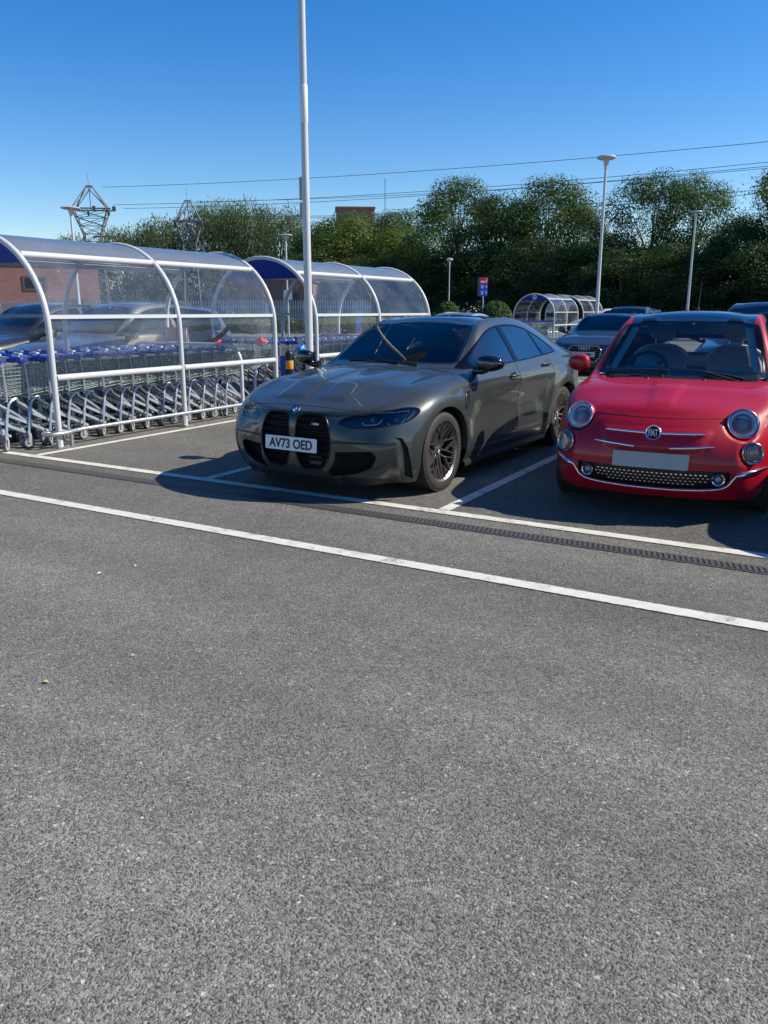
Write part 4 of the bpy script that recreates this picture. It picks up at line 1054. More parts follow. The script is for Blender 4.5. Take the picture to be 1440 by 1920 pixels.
def seats(parent, xf, xr, zs, half, mtl, floor=.25, head=True, rear=True, headmat=None):
    for sy in (-1, 1):
        t = empty('front_seat', (xf, sy*half, 0)); t.parent = parent
        m = MB(); m.box((.05, 0, zs+.06), (.50, .48, .16)); m.build('seat_base', mtl, t)
        G = []
        for k in range(7):
            z = zs+.10+k*.095; x = -.20-.022*k*1.4; w = .25 if k < 5 else (.22 if k == 5 else .15)
            G.append([(x-.06, -w, z), (x+.01, -w*.95, z), (x+.03, -w*.5, z), (x+.035, 0, z), (x+.03, w*.5, z), (x+.01, w*.95, z), (x-.06, w, z), (x-.09, 0, z), (x-.06, -w, z)])
        m = MB(); m.grid(G); m.build('seat_back', mtl, t, 60)
        if head:
            m = MB(); b = blob((-.42, 0, zs+.81), (.055, .135, .10), 1, 0, 10); b.build('headrest', headmat or mtl, t, 60)
            m.tube([(-.40, -.06, zs+.66), (-.41, -.06, zs+.76)], .007, 6); m.tube([(-.40, .06, zs+.66), (-.41, .06, zs+.76)], .007, 6); m.build('headrest_post', satin, t)
    if rear:
        m = MB(); m.box((xr+.05, 0, zs+.12), (.5, half*3.3, .18)); G = []
        for k in range(5):
            z = zs+.15+k*.11; x = xr-.22-.03*k
            G.append([(x, y, z) for y in np.linspace(-half*1.7, half*1.7, 9)])
        m.grid(G); m.build('rear_seat', mtl, parent, 60)
def steering(parent, x, y, z, r=.185, tilt=25):
    M = TR((x, y, z), 0, R(90-tilt-0), 0); m = MB()
    m.tube([M @ Vector((r*cos(a), r*sin(a), 0)) for a in np.linspace(0, 2*pi, 28)[:-1]], .016, 8, closed=True)
    for a in (0, 2.2, -2.2): m.bar(M @ Vector((.04*cos(a), .04*sin(a), 0)), M @ Vector((r*cos(a), r*sin(a), 0)), .03, .02)
    m.lathe([(0, -.03), (.07, -.02), (.075, .01), (0, .03)], 16, M); m.build('steering_wheel', trim_black, parent, 50)
# ---------------- grey saloon ----------------
def saloon_cage(levels=3):
    E = [(.60,.74,.15),(.655,.775,.27),(.675,.79,.41),(.64,.80,.54),(.585,.805,.635),(.545,.795,.69),(.525,.77,.735),(.515,.72,.765)]
    T_ = lambda x, *yz: [(x-dx, y, z) for (y, z, dx) in yz]
    S = [E,
     [(.42,.885,.15),(.43,.905,.28),(.43,.915,.42),(.41,.915,.56),(.385,.905,.665),(.365,.885,.73),(.345,.84,.785),(.335,.77,.82)],
     [(.15,.90,.17),(.15,.93,.29),(.15,.94,.44),(.15,.945,.58),(.15,.94,.71),(.15,.915,.79),(.15,.86,.845),(.15,.78,.872)],
     [(-.15,.90,.18),(-.15,.93,.30),(-.15,.945,.45),(-.15,.95,.59),(-.15,.945,.735),(-.15,.915,.825),(-.15,.86,.878),(-.15,.78,.905)],
     [(-.45,.89,.18),(-.45,.925,.30),(-.45,.935,.45),(-.45,.94,.60),(-.45,.935,.765),(-.45,.905,.865),(-.45,.85,.915),(-.45,.77,.938)],
     [(-.74,.885,.18),(-.74,.915,.29),(-.74,.92,.44),(-.74,.92,.61),(-.74,.925,.795),(-.74,.885,.93),(-.74,.80,.975),(-.68,.735,.985)],
     [(-1.02,.88,.18),(-1.02,.91,.29),(-1.02,.912,.44),(-1.02,.912,.61),(-1.02,.925,.81),(-1.02,.88,.955),(-1.02,.765,1.095),(-1.00,.675,1.175)],
     [(-1.32,.88,.18),(-1.32,.91,.29),(-1.32,.91,.44),(-1.32,.912,.62),(-1.32,.925,.82),(-1.32,.875,.968),(-1.32,.735,1.19),(-1.27,.61,1.335)],
     [(-1.65,.88,.18),(-1.65,.91,.29),(-1.65,.91,.44),(-1.65,.915,.625),(-1.65,.928,.835),(-1.65,.872,.978),(-1.65,.725,1.215),(-1.62,.585,1.395)],
     [(-2.05,.88,.18),(-2.05,.91,.29),(-2.05,.912,.45),(-2.05,.92,.64),(-2.05,.935,.85),(-2.05,.872,.99),(-2.05,.72,1.215),(-2.05,.575,1.402)],
     [(-2.42,.885,.18),(-2.42,.915,.30),(-2.42,.925,.46),(-2.42,.94,.66),(-2.42,.945,.86),(-2.42,.878,1.005),(-2.42,.72,1.20),(-2.42,.57,1.368)],
     [(-2.80,.90,.19),(-2.80,.94,.31),(-2.80,.955,.48),(-2.80,.962,.67),(-2.80,.955,.865),(-2.80,.885,1.015),(-2.78,.73,1.16),(-2.78,.57,1.300)],
     [(-3.15,.885,.19),(-3.15,.92,.32),(-3.15,.935,.49),(-3.15,.94,.68),(-3.15,.93,.865),(-3.15,.865,1.005),(-3.12,.75,1.09),(-3.12,.595,1.195)],
     [(-3.43,.835,.20),(-3.43,.872,.33),(-3.43,.887,.50),(-3.43,.892,.69),(-3.43,.88,.86),(-3.43,.82,.98),(-3.41,.75,1.035),(-3.41,.63,1.085)],
     [(-3.63,.77,.21),(-3.65,.805,.35),(-3.65,.82,.51),(-3.65,.825,.70),(-3.65,.81,.855),(-3.65,.765,.96),(-3.65,.72,1.01),(-3.65,.635,1.035)],
     [(-3.78,.66,.24),(-3.81,.695,.38),(-3.83,.715,.54),(-3.83,.725,.71),(-3.82,.72,.85),(-3.81,.70,.945),(-3.80,.68,.985),(-3.79,.61,1.005)]]
    # inner columns (centre .. side)
    zc = [.715,.845,.90,.935,.965,None,None,1.385,1.428,1.436,1.405,1.335,1.225,1.115,1.055,1.02]
    top = []
    for i, row in enumerate(S):
        x, y, z = row[7]
        if i == 0: P = [(.765,0,.725),(.75,.21,.73),(.70,.42,.738),(.61,.60,.75)]
        elif i == 15: P = [(-3.90,0,1.03),(-3.895,.19,1.03),(-3.875,.38,1.025),(-3.84,.52,1.018)]
        elif i == 5: P = [(-.52,0,.995),(-.53,.2,.994),(-.56,.42,.990),(-.625,.60,.988)]
        elif i == 6: P = [(-.92,0,1.19),(-.925,.19,1.189),(-.94,.38,1.187),(-.97,.55,1.182)]
        else:
            c = zc[i]; xs = x-(.10 if i == 7 else 0)
            P = [(xs if k < 3 else (xs+x)/2, y*f, z+(c-z)*(1-f**2.4)) for k, f in enumerate((0, .29, .58, .83))]
            if i in (1, 2, 3, 4): P = [(p[0]+.10*(1-p[1]/y), p[1], p[2]) for p in P]
        top.append(P)
    ys = (0, .24, .46, .63)
    fx = [(.775,.765,.735,.68),(.845,.83,.785,.725),(.858,.842,.80,.745),(.858,.84,.79,.72),(.85,.83,.765,.68),(.835,.81,.74,.645),(.805,.785,.72,.625)]
    fz = [.13,.25,.40,.53,.615,.67,.705]
    front = [[(fx[r][c], ys[c], fz[r] + (.01 if r > 3 and c == 3 else 0)) for c in range(4)] for r in range(7)]
    rx = [-3.88,-3.93,-3.94,-3.94,-3.945,-3.95,-3.945]; rz = [.25,.38,.54,.71,.85,.955,1.0]
    rear = [[(rx[r]+.012*c*c*.35, (0,.23,.44,.58)[c], rz[r]) for c in range(4)] for r in range(7)]
    cr = {(4,5,14): .35, (5,5,14): .55, (7,6,12): .25, (5,14,15): .5, (6,13,15): .4, (7,13,15): .5, (1,4,12): .3}
    return cage_mesh(S, top, front, rear, cr, levels)
def saloon_shape(p):
    x, y, z = p; s = 1 if y > 0 else -1; ay = abs(y)
    # flared arches
    for wx, amp, r0 in ((0, .020, .40), (-2.857, .022, .40)):
        r = hypot(x-wx, z-.34)
        if ay > .78 and r < .60: ay += amp*smooth01((.60-r)/.17)*smooth01((z-.1)/.2)
    # crisp shoulder line from the front arch to the tail
    if -3.6 < x < .1 and ay > .75:
        zl = .862+.022*(-x) if x > -2.6 else .919
        ay += .007*max(0, 1-abs(z-zl)/.035)*smooth01((.1-x)/.4)*smooth01((x+3.6)/.4) - .006*max(0, 1-abs(z-zl-.05)/.04)*smooth01((.1-x)/.4)*smooth01((x+3.6)/.4)
    # lower door hollow and sill ledge
    if -2.3 < x < -.55 and ay > .8: ay -= .020*math.exp(-((z-.60)/.11)**2)*smooth01((x+2.4)/.3)*smooth01((-.45-x)/.3)
    # bonnet: twin power domes with a stepped front edge, and a centre channel
    if x > -.60 and z > .7 and ay < .78:
        k = smooth01((x+.58)/.35)
        fy = smooth01((ay-.070)/.018)*smooth01((.36+.12*smooth01((.6-x)/1.1)-ay)/.020); fx = smooth01((.61-x)/.02)
        z += k*(.010*fy*fx+.012*math.exp(-((ay-.27)/.17)**2)*smooth01((.70-x)/.2) + .008*math.exp(-((ay-.70)/.05)**2)*smooth01((.5-x)/.3))
    # bumper: the lower half sits back under a ledge
    if x > .45 and z < .56 and ay > .35:
        x -= .045*smooth01((.487-z)/.016)*smooth01((ay-.355)/.04)*smooth01((.84-ay)/.06)
    return (x, s*ay, z)
WSC = [(-.575,0),(-.585,.25),(-.62,.46),(-.69,.64),(-.74,.675),(-1.02,.622),(-1.24,.568),(-1.31,.53),(-1.345,.3),(-1.355,0)]
WSC = WSC+[(x, -y) for x, y in reversed(WSC[1:-1])]
BLT = [(-2.84,0),(-2.83,.46),(-2.93,.52),(-3.30,.575),(-3.38,.55),(-3.42,0)]; BLT = BLT+[(x,-y) for x, y in reversed(BLT[1:-1])]
me = saloon_cage(4)
for v in me.vertices: v.co = saloon_shape(v.co)
def fit_patch(me, poly, deg):
    """fair the glass area: its heights are replaced by one smooth low order surface"""
    ids = [v.index for v in me.vertices if v.co.z > .7 and inside((v.co.x, v.co.y), poly)]
    X = np.array([me.vertices[i].co for i in ids]); x, y2 = X[:, 0], X[:, 1]**2
    T = lambda x, y2: np.stack([np.ones_like(x), x, x*x, y2, x*y2, y2*y2]+([x**3, x*x*y2, x*y2*y2] if deg > 2 else []), 1)
    c = np.linalg.lstsq(T(x, y2), X[:, 2], rcond=None)[0]; z = T(x, y2) @ c
    for i, q in zip(ids, z): me.vertices[i].co.z = q
    me.update()
me.update()
fit_patch(me, WSC, 2); fit_patch(me, BLT, 2)
CB = CarBody(me)
def circ(x, z, r, n=40): return [(x+r*cos(2*pi*k/n), z+r*sin(2*pi*k/n)) for k in range(n)]
DLO = spline([(-.62,.972,0),(-.80,1.06),(-1.08,1.205),(-1.36,1.306),(-1.68,1.348),(-2.05,1.346),(-2.34,1.306),(-2.58,1.222),(-2.73,1.12),(-2.745,1.048,0),(-2.35,1.022),(-1.62,.992)], 5)
HOOD = [(.722,0),(.727,.25),(.715,.44),(.655,.60),(.53,.705),(.385,.775),(.1,.805),(-.19,.822),(-.44,.812),(-.60,.765),(-.655,.735,0),(-.60,.62),(-.525,.42),(-.485,.2),(-.475,0)]
HOOD = spline(HOOD+[(p[0], -p[1])+tuple(p[2:]) for p in reversed(HOOD[1:-1])], 4)
ROOF = [(-1.42,.50),(-1.8,.525),(-2.3,.52),(-2.62,.49),(-2.74,.46),(-2.76,0)]; ROOF = [(-1.405,0)]+ROOF; ROOF = ROOF+[(x,-y) for x, y in reversed(ROOF[1:-1])]
KID = spline([(.030,.60),(.040,.66),(.085,.690),(.19,.696),(.280,.682),(.330,.612),(.354,.51),(.352,.40),(.325,.315),(.265,.245,0),(.105,.238,0),(.062,.28),(.026,.37),(.022,.49)], 5)
LOWI = spline([(.375,.395,0),(.645,.41,0),(.690,.366),(.645,.277,0),(.515,.222),(.33,.196,0),(.318,.235,0),(.37,.32)], 4)
HLP = [(.775,.405,.640),(.735,.462,.676),(.674,.561,.696),(.586,.703,.720),(.467,.811,.744),(.383,.875,.740),(.362,.902,.721),(.402,.901,.687),(.494,.867,.644),(.592,.804,.620),(.681,.664,.600),(.75,.51,.596),(.775,.43,.612)]
SIP = [(.615,.82,.53),(.59,.845,.487),(.53,.851,.208),(.445,.89,.18),(.525,.885,.441),(.565,.86,.52)]
CB.cut('bonnet', HOOD, AX['T'], dmin=.25)
for sy, ax in ((1, 'L'), (-1, 'R')):
    CB.cut('arch', arch_poly(0, .345, .372, .05, rx=.40), AX[ax], pmin=.4)
    CB.cut('arch_rear', arch_poly(-2.857, .345, .375, .05, rx=.405), AX[ax], pmin=.4)
    CB.cut('dlo', DLO, AX[ax], dmin=.05)
    g = inset(DLO, .015)
    for nm, a, b in (('door_glass', -.80, -1.60), ('rear_glass', -1.70, -2.36), ('quarter_glass', -2.40, -2.96), ('mirror_patch', -.5, -.78)):
        CB.cut(nm, clipx(g, a, b), AX[ax], only=('dlo',), dmin=.05)
    CB.cut('door', [(-.535,.972),(-1.05,.982),(-1.605,.992),(-1.62,.40),(-1.60,.30),(-.64,.285),(-.575,.33)], AX[ax], pmin=.5)
    CB.cut('rear_door', spline([(-1.612,.992,0),(-2.41,1.016,0),(-2.49,.84),(-2.43,.62),(-2.36,.42),(-2.30,.30,0),(-1.607,.30,0),(-1.627,.40)], 5), AX[ax], pmin=.5)
    CB.cut('gill', [(-.455,.805),(-.405,.80),(-.36,.755),(-.325,.69),(-.335,.668),(-.40,.672),(-.435,.72)], AX[ax], pmin=.5)
    D = diag(sy, 50); hp = spline(uv(D, [(p[0], sy*p[1], p[2]) for p in HLP]), 3)
    CB.cut('headlight%s' % ax, hp, D, only=('body', 'bonnet'), pmin=.3)
    CB.cut('side_intake', uv(D, [(p[0], sy*p[1], p[2]) for p in SIP]), D, pmin=.3)
    CB.cut('kidney', KID if sy > 0 else my(KID), AX['F'], pmin=.4, only=('body', 'bonnet'))
    CB.cut('low_intake', LOWI if sy > 0 else my(LOWI), AX['F'], pmin=.4)
    CB.cut('tail%s' % ax, [(-3.60,.895),(-3.99,.90),(-3.99,.79),(-3.66,.80)], AX[ax], pmin=.3)
CB.cut('lip', [(-.80,.05),(.80,.05),(.80,.192),(-.80,.192)], AX['F'], pmin=.3, dmin=.05)  # reaches above the real lip; shade on the lower bumper painted in
CB.cut('windscreen_frit', WSC, AX['T'], only=('body', 'bonnet')); CB.cut('windscreen', inset(WSC, .03), AX['T'], only=('windscreen_frit',))
CB.cut('roof_panel', ROOF, AX['T']); CB.cut('rear_window', BLT, AX['T'])
grey = paint('grey_paint', (.052, .060, .056), .40, .36, coatw=.8)
SAL = car_root(-3.82, 6.0, R(-1.84), 'parked_saloon', 'dark grey saloon with tall twin grilles parked beside the hatched bay')
def mkpart(body, root):
    def part(name, regions, m, parent=None, off=0.0, label=None):
        o = link(name, body.region_mesh(regions, name, m, off), parent or root)
        if label: o['label'] = label
        return o
    return part
part = mkpart(CB, SAL)
body = part('body', ['body'], grey); bonnet = part('bonnet', ['bonnet'], grey)
roofp = part('roof', ['roof_panel'], mat('carbon_roof', (.012,.012,.014), .25, coat=1, spec=.5, var=.3, vscale=60), label='dark carbon roof panel')
tint = glassmat('tinted_glass', (.10,.11,.12), ior=3.2); clearg = glassmat('car_glass', (.74,.78,.77)); sideg = glassmat('side_glass', (.55,.60,.60), ior=2.6)
ws = part('windscreen', ['windscreen'], clearg, off=-.002); part('windscreen_border', ['windscreen_frit'], gloss_black, ws)
part('rear_window', ['rear_window'], tint, off=-.003)
DR = {}
for sy, ax in ((1, 'L'), (-1, 'R')):
    pass
def side_split(o):
    """a mesh holding both flanks becomes one object per flank"""
    me = o.data; bm = bmesh.new(); bm.from_mesh(me); me2 = me.copy(); o2 = o.copy(); o2.data = me2; COL.objects.link(o2)
    for ob, s in ((o, 1), (o2, -1)):
        b = bmesh.new(); b.from_mesh(ob.data); bmesh.ops.delete(b, geom=[f for f in b.faces if f.calc_center_median().y*s < 0], context='FACES')
        nn = [CB_CUR.normal(v.co) for v in b.verts]; b.to_mesh(ob.data); b.free()
        try: ob.data.normals_split_custom_set_from_vertices([tuple(n) for n in nn])
        except Exception: pass
    bm.free(); return o, o2
CB_CUR = CB
dA = side_split(part('door', ['door'], grey)); dB = side_split(part('rear_door', ['rear_door'], grey))
side_split(part('window_trim', ['dlo', 'mirror_patch'], mat('window_trim_black', (.004,.004,.005), .12, spec=.3)))
wA = side_split(part('side_window', ['door_glass'], sideg, off=-.004)); wB = side_split(part('rear_side_window', ['rear_glass'], tint, off=-.004)); side_split(part('quarter_window', ['quarter_glass'], tint, off=-.004))
# inner faces of the doors and pillars
for nm in ('door', 'rear_door'): side_split(link('door_card', CB.region_mesh([nm], 'door_card', interior, -.035), SAL))
# seams
m = MB(); CB.seam(HOOD, AX['T'], .0032, m, closed=True); m.build('bonnet_gap', seam_black, bonnet, None)
for k, ax in enumerate('LR'):
    m = MB(); CB.seam([(-.535,.972),(-.545,.6),(-.575,.33),(-.64,.285),(-1.60,.30),(-1.62,.40),(-1.608,.985)], AX[ax], .0032, m); m.build('door_gap', seam_black, dA[k], None)
    m = MB(); CB.seam(spline([(-1.64,.30,0),(-2.30,.30,0),(-2.36,.42),(-2.43,.62),(-2.49,.84),(-2.41,1.016,0)], 5, False), AX[ax], .0032, m); m.build('door_gap', seam_black, dB[k], None)
# grilles: recessed black mouths with slats
F_ = Vector((-1, 0, 0))
m = CB.recess('kidney', .07, F_); CB.recess('low_intake', .08, F_, mb=m); CB.recess('side_intake', .05, (-.6, 0, 0), mb=m); CB.recess('gill', .02, (0, 0, 0), mb=m)
split_islands(m.build('air_intake', deep_black, SAL, None))
for sy in (1, -1):
    KP = KID if sy > 0 else my(KID); g = empty('grille', (0, 0, 0)); g.parent = SAL
    m = MB(); P = inset(KP, .006); CB.seam(P, AX['F'], .008, m, off=-.004, closed=True); m.build('grille_surround', mat('slat_black', (.008,.008,.009), .3, spec=.3), g, 60)
    m = MB()
    for z in np.arange(.265, .69, .0545):
        xs = [p for p in np.linspace(.0, .37, 75) if inside((sy*p, z), KP)]
        if len(xs) < 3: continue
        a, b = xs[0], xs[-1]
        for dz in (0, .016):
            pts = [CB.snap(sy*lerp(a, b, t), z+dz, AX['F'], -.012-(0 if dz else .006)) for t in np.linspace(0, 1, 9)]
            m.tube(pts, .0062, 5)
    m.build('slats', mat('slat_black', (.008,.008,.009), .3, spec=.3), g, 60)
    # side blade in the lower intake and bumper corner slot edge
    m = MB(); LP = LOWI if sy > 0 else my(LOWI); CB.seam(LP, AX['F'], .004, m, off=-.003, closed=True)
    for z in np.arange(.24, .40, .035):
        xs = [p for p in np.linspace(.3, .7, 80) if inside((sy*p, z), LP)]
        if len(xs) > 3: m.tube([CB.snap(sy*lerp(xs[0], xs[-1], t), z, AX['F'], -.045) for t in np.linspace(0, 1, 7)], .004, 5)
    m.build('lower_intake_mesh', mat('slat_black', (.008,.008,.009), .3, spec=.3), SAL, 60)
m = MB(); m.box((.812, .20, .315), (.012, .115, .075)); m.build('radar_cover', mat('radar_grey', (.03,.032,.034), .35), SAL, None)
# roundel, plate, grille badge
def roundel(parent, M, r, name='badge'):
    m = MB(); m.lathe([(0, 0), (r, 0), (r, .003), (r*.93, .005), (r*.90, .004)], 32, M); b = m.build(name, mat('badge_black', (.01,.01,.012), .2, coat=1), parent, 60)
    m = MB(); m.lathe([(r*.94, .0045), (r, .0045), (r, .0065), (r*.94, .0065)], 32, M, True); m.lathe([(r*.56, .004), (r*.61, .004), (r*.61, .0068), (r*.56, .0068)], 32, M, True); m.build('badge_ring', chrome, b, 60)
    for q, (nm, mt) in enumerate((('blue_quarters', mat('badge_blue', (.02,.16,.55), .2, coat=1)), ('white_quarters', mat('badge_white', (.8,.8,.8), .2, coat=1)))):
        m = MB()
        for s in (0, 2):
            a0 = (q+s)*90+90; P = [(0, 0)]+[(r*.56*cos(R(a0+k*11.25)), r*.56*sin(R(a0+k*11.25))) for k in range(9)]
            m.prism(P, M @ Matrix.Translation((0, 0, .003)), .003)
        m.build(nm, mt, b, None)
p = CB.snap(0, .712, AX['F'], .002); roundel(SAL, face_front(p.x, p.y, p.z, R(38)), .041)
m = MB()
p = CB.snap(.225, .615, AX['F'], .0); m.box((p.x, p.y, p.z), (.006, .05, .018)); o = m.build('grille_badge', satin, SAL, None)
m = MB(); m.box((p.x+.004, p.y-.034, p.z), (.004, .008, .02)); m.build('blue_stripe', mat('m_blue', (.05,.25,.7), .4), o, None); m = MB(); m.box((p.x+.004, p.y-.044, p.z), (.004, .008, .02)); m.build('red_stripe', mat('m_red', (.6,.02,.03), .4), o, None)
plate(SAL, face_front(.872, -.005, .445, R(4)), 'AV73 OED')
m = MB(); m.box((.850, 0, .445), (.035, .46, .10)); m.build('plate_bracket', trim_black, SAL)
# front splitter, with bumper shade painted black above it, and sill blades
def blade(cb, pts, ax, out, z0, z1, name, mt, parent):
    P = [cb.snap(u, v, ax) for u, v in pts]; G = []
    for p in P:
        n = cb.normal(p); n.z = 0; n.normalize()
        G.append([(p.x-n.x*.05, p.y-n.y*.05, z1), (p.x+n.x*out*.4, p.y+n.y*out*.4, z1), (p.x+n.x*out, p.y+n.y*out, (z0+z1)/2+.004), (p.x+n.x*out*.9, p.y+n.y*out*.9, z0), (p.x-n.x*.06, p.y-n.y*.06, z0)])
    m = MB(); m.grid(G); return m.build(name, mt, parent, 40)
part('splitter_and_shade', ['lip'], trim_black)
for ax in 'LR': blade(CB, [(x, .20) for x in np.linspace(-.42, -2.40, 25)], AX[ax], .014, .14, .19, 'side_skirt', trim_black, SAL)
# headlights
for sy, ax in ((1, 'L'), (-1, 'R')):
    D = diag(sy, 50); hp = spline(uv(D, [(q[0], sy*q[1], q[2]) for q in HLP]), 3); h = empty('headlight', (0, 0, 0)); h.parent = SAL
    m = CB.recess('headlight%s' % ax, .055, (-.64, -sy*.5, 0)); m.build('lamp_bowl', mat('lamp_black', (.012,.013,.015), .25, coat=.5), h, None)
    o = link('lamp_cover', CB.region_mesh('headlight%s' % ax, 'lamp_cover', lens, -.001), h)
    m = MB(); CB.seam(hp, D, .0045, m, off=-.002, closed=True); m.build('lamp_edge', gloss_black, h, 60)
    us = [q[0] for q in hp]; u0, u1 = min(us), max(us)
    def L_(t, z, dp): return CB.snap(lerp(u0, u1, t), z, D, -dp)
    m = MB()
    for t0 in (.26, .55):     # hook shaped running lights
        t1 = t0+.20
        if sy < 0: t0, t1 = t0, t1
        P = [L_(t0, .640, .022), L_(t0+.02, .622, .022), L_(t0+.14, .628, .022), L_(t0+.19, .640, .022), L_(t0+.235, .668, .022)]
        m.tube(P, .007, 6)
    m.build('running_light', mat('drl_white', (.75,.78,.80), .2, coat=1), h, 60)
    for t0 in (.40, .68):
        c = L_(t0, .664, .034); m = MB(); m.lathe([(.0, .018), (.018, .012), (.026, 0), (.030, -.002), (.031, -.02)], 18, Matrix.Translation(c) @ Vector(D[2]).to_track_quat('Z', 'Y').to_matrix().to_4x4()); m.build('projector', mat('projector_glass', (.10,.12,.14), .06, coat=1, spec=.8), h, 50)
    m = MB(); m.tube([L_(t, .690+.045*t, .016) for t in np.linspace(.2, .86, 9)], .006, 6); m.build('lamp_trim', satin, h, 60)
    m = MB(); m.tube([L_(t, z, .018) for t, z in ((.80,.655),(.88,.69),(.93,.722))], .010, 6); m.build('indicator', mat('indicator_clear', (.55,.58,.62), .15, coat=1), h, 60)
# gill trim
for sy, ax in ((1, 'L'), (-1, 'R')):
    m = MB(); CB.seam([(-.455,.805),(-.405,.80),(-.36,.755),(-.325,.69),(-.335,.668),(-.40,.672),(-.435,.72)], AX[ax], .006, m, off=.001, closed=True); g = m.build('side_gill', gloss_black, SAL, 60)
    m = MB(); m.tube([CB.snap(u, v, AX[ax], .003) for u, v in ((-.43,.795),(-.415,.74),(-.385,.70))], .006, 6); m.tube([CB.snap(u, v, AX[ax], .004) for u, v in ((-.40,.715),(-.36,.700),(-.35,.685),(-.39,.685))], .005, 6); m.build('gill_blade', satin, g, 60)
    # tail lamp
    o = link('tail_light', CB.region_mesh('tail%s' % ax, 'tail_light', mat('tail_red', (.30,.01,.012), .12, coat=1), .001), SAL)
# handles in round cups
for k, (ax, sy) in enumerate((('L', 1), ('R', -1))):
    for (x, z, par) in ((-1.455, .865, dA[k]), (-2.275, .920, dB[k])):
        c = CB.snap(x, z, AX[ax]); m = MB(); M = TR(c, R(-90) if sy > 0 else R(90)); 
        m.lathe([(0, .001), (.040, .0015), (.056, .0022), (.058, .0005)], 24, M @ Matrix.Diagonal((1.15, .9, 1, 1))); m.build('handle_cup', mat('cup_dark', (.012,.013,.013), .35, coat=.6), par, 60)
        P = [CB.snap(x+dx, z+.006, AX[ax], o_) for dx, o_ in ((.095, .004), (.075, .026), (.02, .034), (-.06, .034), (-.095, .020), (-.105, .004))]
        m = MB(); m.tube(P, [.008, .012, .0125, .0125, .011, .008], 8); m.build('handle', grey, par, 60)
# arches, liners, underside
def underside(root, cb, axles, r, half, x0, x1, z, paintm, lip=.05, w=.30):
    m = cb.recess('arch', lip, (0, 0, 0), back=False)
    m = MB()
    for sy, ax in ((1, 'L'), (-1, 'R')):
        for (wx, rr, rx) in axles:
            G = []
            for a in np.linspace(-.12, pi+.12, 30):
                u, v = wx+rx*cos(a), .345+rr*sin(a)
                p = cb.snap(u*.999+.0*wx, v, AX[ax]); 
                G.append([(u, p.y, v), (u, p.y-sy*.03, v), (wx+(rx-.0)*cos(a), p.y-sy*.06, v)])
            m.grid(G)
    split_islands(m.build('arch_lip', paintm, root, 50))
    m = MB()
    for sy in (1, -1):
        for (wx, rr, rx) in axles:
            G = [[(wx+(rx+.012)*cos(a), sy*(half-.05), .345+(rr+.012)*sin(a)), (wx+(rx+.012)*cos(a), sy*(half-w), .345+(rr+.012)*sin(a)), (wx+.05*cos(a), sy*(half-w-.005), .345+.05*sin(a))] for a in np.linspace(-.3, pi+.3, 26)]
            m.grid(G)
    m.build('wheel_liner', deep_black, root, 60)
    m = MB()
    xs = [x0]
    for (wx, rr, rx) in axles: xs += [wx+rx+.03, wx-rx-.03]
    xs.append(x1)
    for k in range(0, len(xs)-1):
        hw = (half-.06 if 0 < k < len(xs)-2 else half-.30) if k % 2 == 0 else half-w-.03
        if abs(xs[k]-xs[k+1]) > .02: m.box(((xs[k]+xs[k+1])/2, 0, z), (abs(xs[k]-xs[k+1]), 2*hw, .03))
    m.build('underbody', deep_black, root, None)
underside(SAL, CB, [(0, .372, .40), (-2.857, .375, .405)], .372, .93, .56, -3.62, .20, grey)
# wheels
rimm = mat('rim_dark_alloy', (.30,.275,.26), .30, metal=.85, var=.12, vscale=18)
def star_spokes(m, M, rr, h):
    for k in range(5):
        a = 72*k+18
        for s in (1, -1):
            spoke_bar(m, M, (.040, a+s*30), (rr*.50, a+s*13), (.024, .015), .022, h*.60, h*.72)
            spoke_bar(m, M, (rr*.50, a+s*13), (rr*.985, a+s*4), (.014, .010), .02, h*.72, h*.94)
            spoke_bar(m, M, (rr*.48, a+s*13), (rr*.70, a+s*27), (.012, .010), .02, h*.72, h*.82)
            spoke_bar(m, M, (rr*.70, a+s*27), (rr*.985, a+s*32), (.012, .009), .02, h*.82, h*.94)
            spoke_bar(m, M, (rr*.70, a+s*27), (rr*.985, a+s*15), (.011, .009), .02, h*.82, h*.94)
    m.lathe([(0, h*.62), (.036, h*.62), (.055, h*.58), (.062, h*.4), (.07, h*.2)], 24, M)
for sy in (1, -1):
    for wx, wd in ((0, .275), (-2.857, .285)):
        w = wheel(SAL, (wx, sy*(.928-wd/2), .338), .338, .250, wd, sy, rimm, star_spokes)
        M = (Matrix.Rotation(R(-90), 4, 'X') if sy > 0 else Matrix.Rotation(R(90), 4, 'X')) @ Matrix.Translation((0, 0, wd/2*.62))
        roundel(w, M, .030, 'centre_cap')
# mirrors
def mirror(parent, base, c, sy, rad, mt, armm):
    h = empty('door_mirror', (0, 0, 0)); h.parent = parent; m = MB(); G = []
    for i in range(13):
        th = pi*i/12; row = []
        for j in range(25):
            ph = 2*pi*(j % 24)/24; sx = sin(th)**.7; cx, cz = cos(ph), sin(ph); q = (abs(cx)**3+abs(cz)**3)**(-1/3)
            yy = -cos(th); row.append((c[0]+rad[0]*sx*q*cx*(.9+.1*yy)-.03*yy, c[1]+sy*rad[1]*yy, c[2]+rad[2]*sx*q*cz*(1-.12*yy)))
        G.append(row)
    m.grid(G); m.build('mirror_housing', mt, h, 60)
    m = MB(); m.tube([base, Vector(base).lerp(Vector(c), .45)+Vector((0, 0, -rad[2]*.55)), (c[0], c[1]-sy*rad[1]*.3, c[2]-rad[2]*.75)], [.04, .026, .030], 8); m.build('mirror_arm', armm, h, 60)
    m = MB(); m.box((c[0]-rad[0]*.86, c[1], c[2]), (.02, rad[1]*1.5, rad[2]*1.3)); m.build('mirror_glass', mat('mirror_glass', (.7,.7,.72), .03, metal=1), h)
    return h
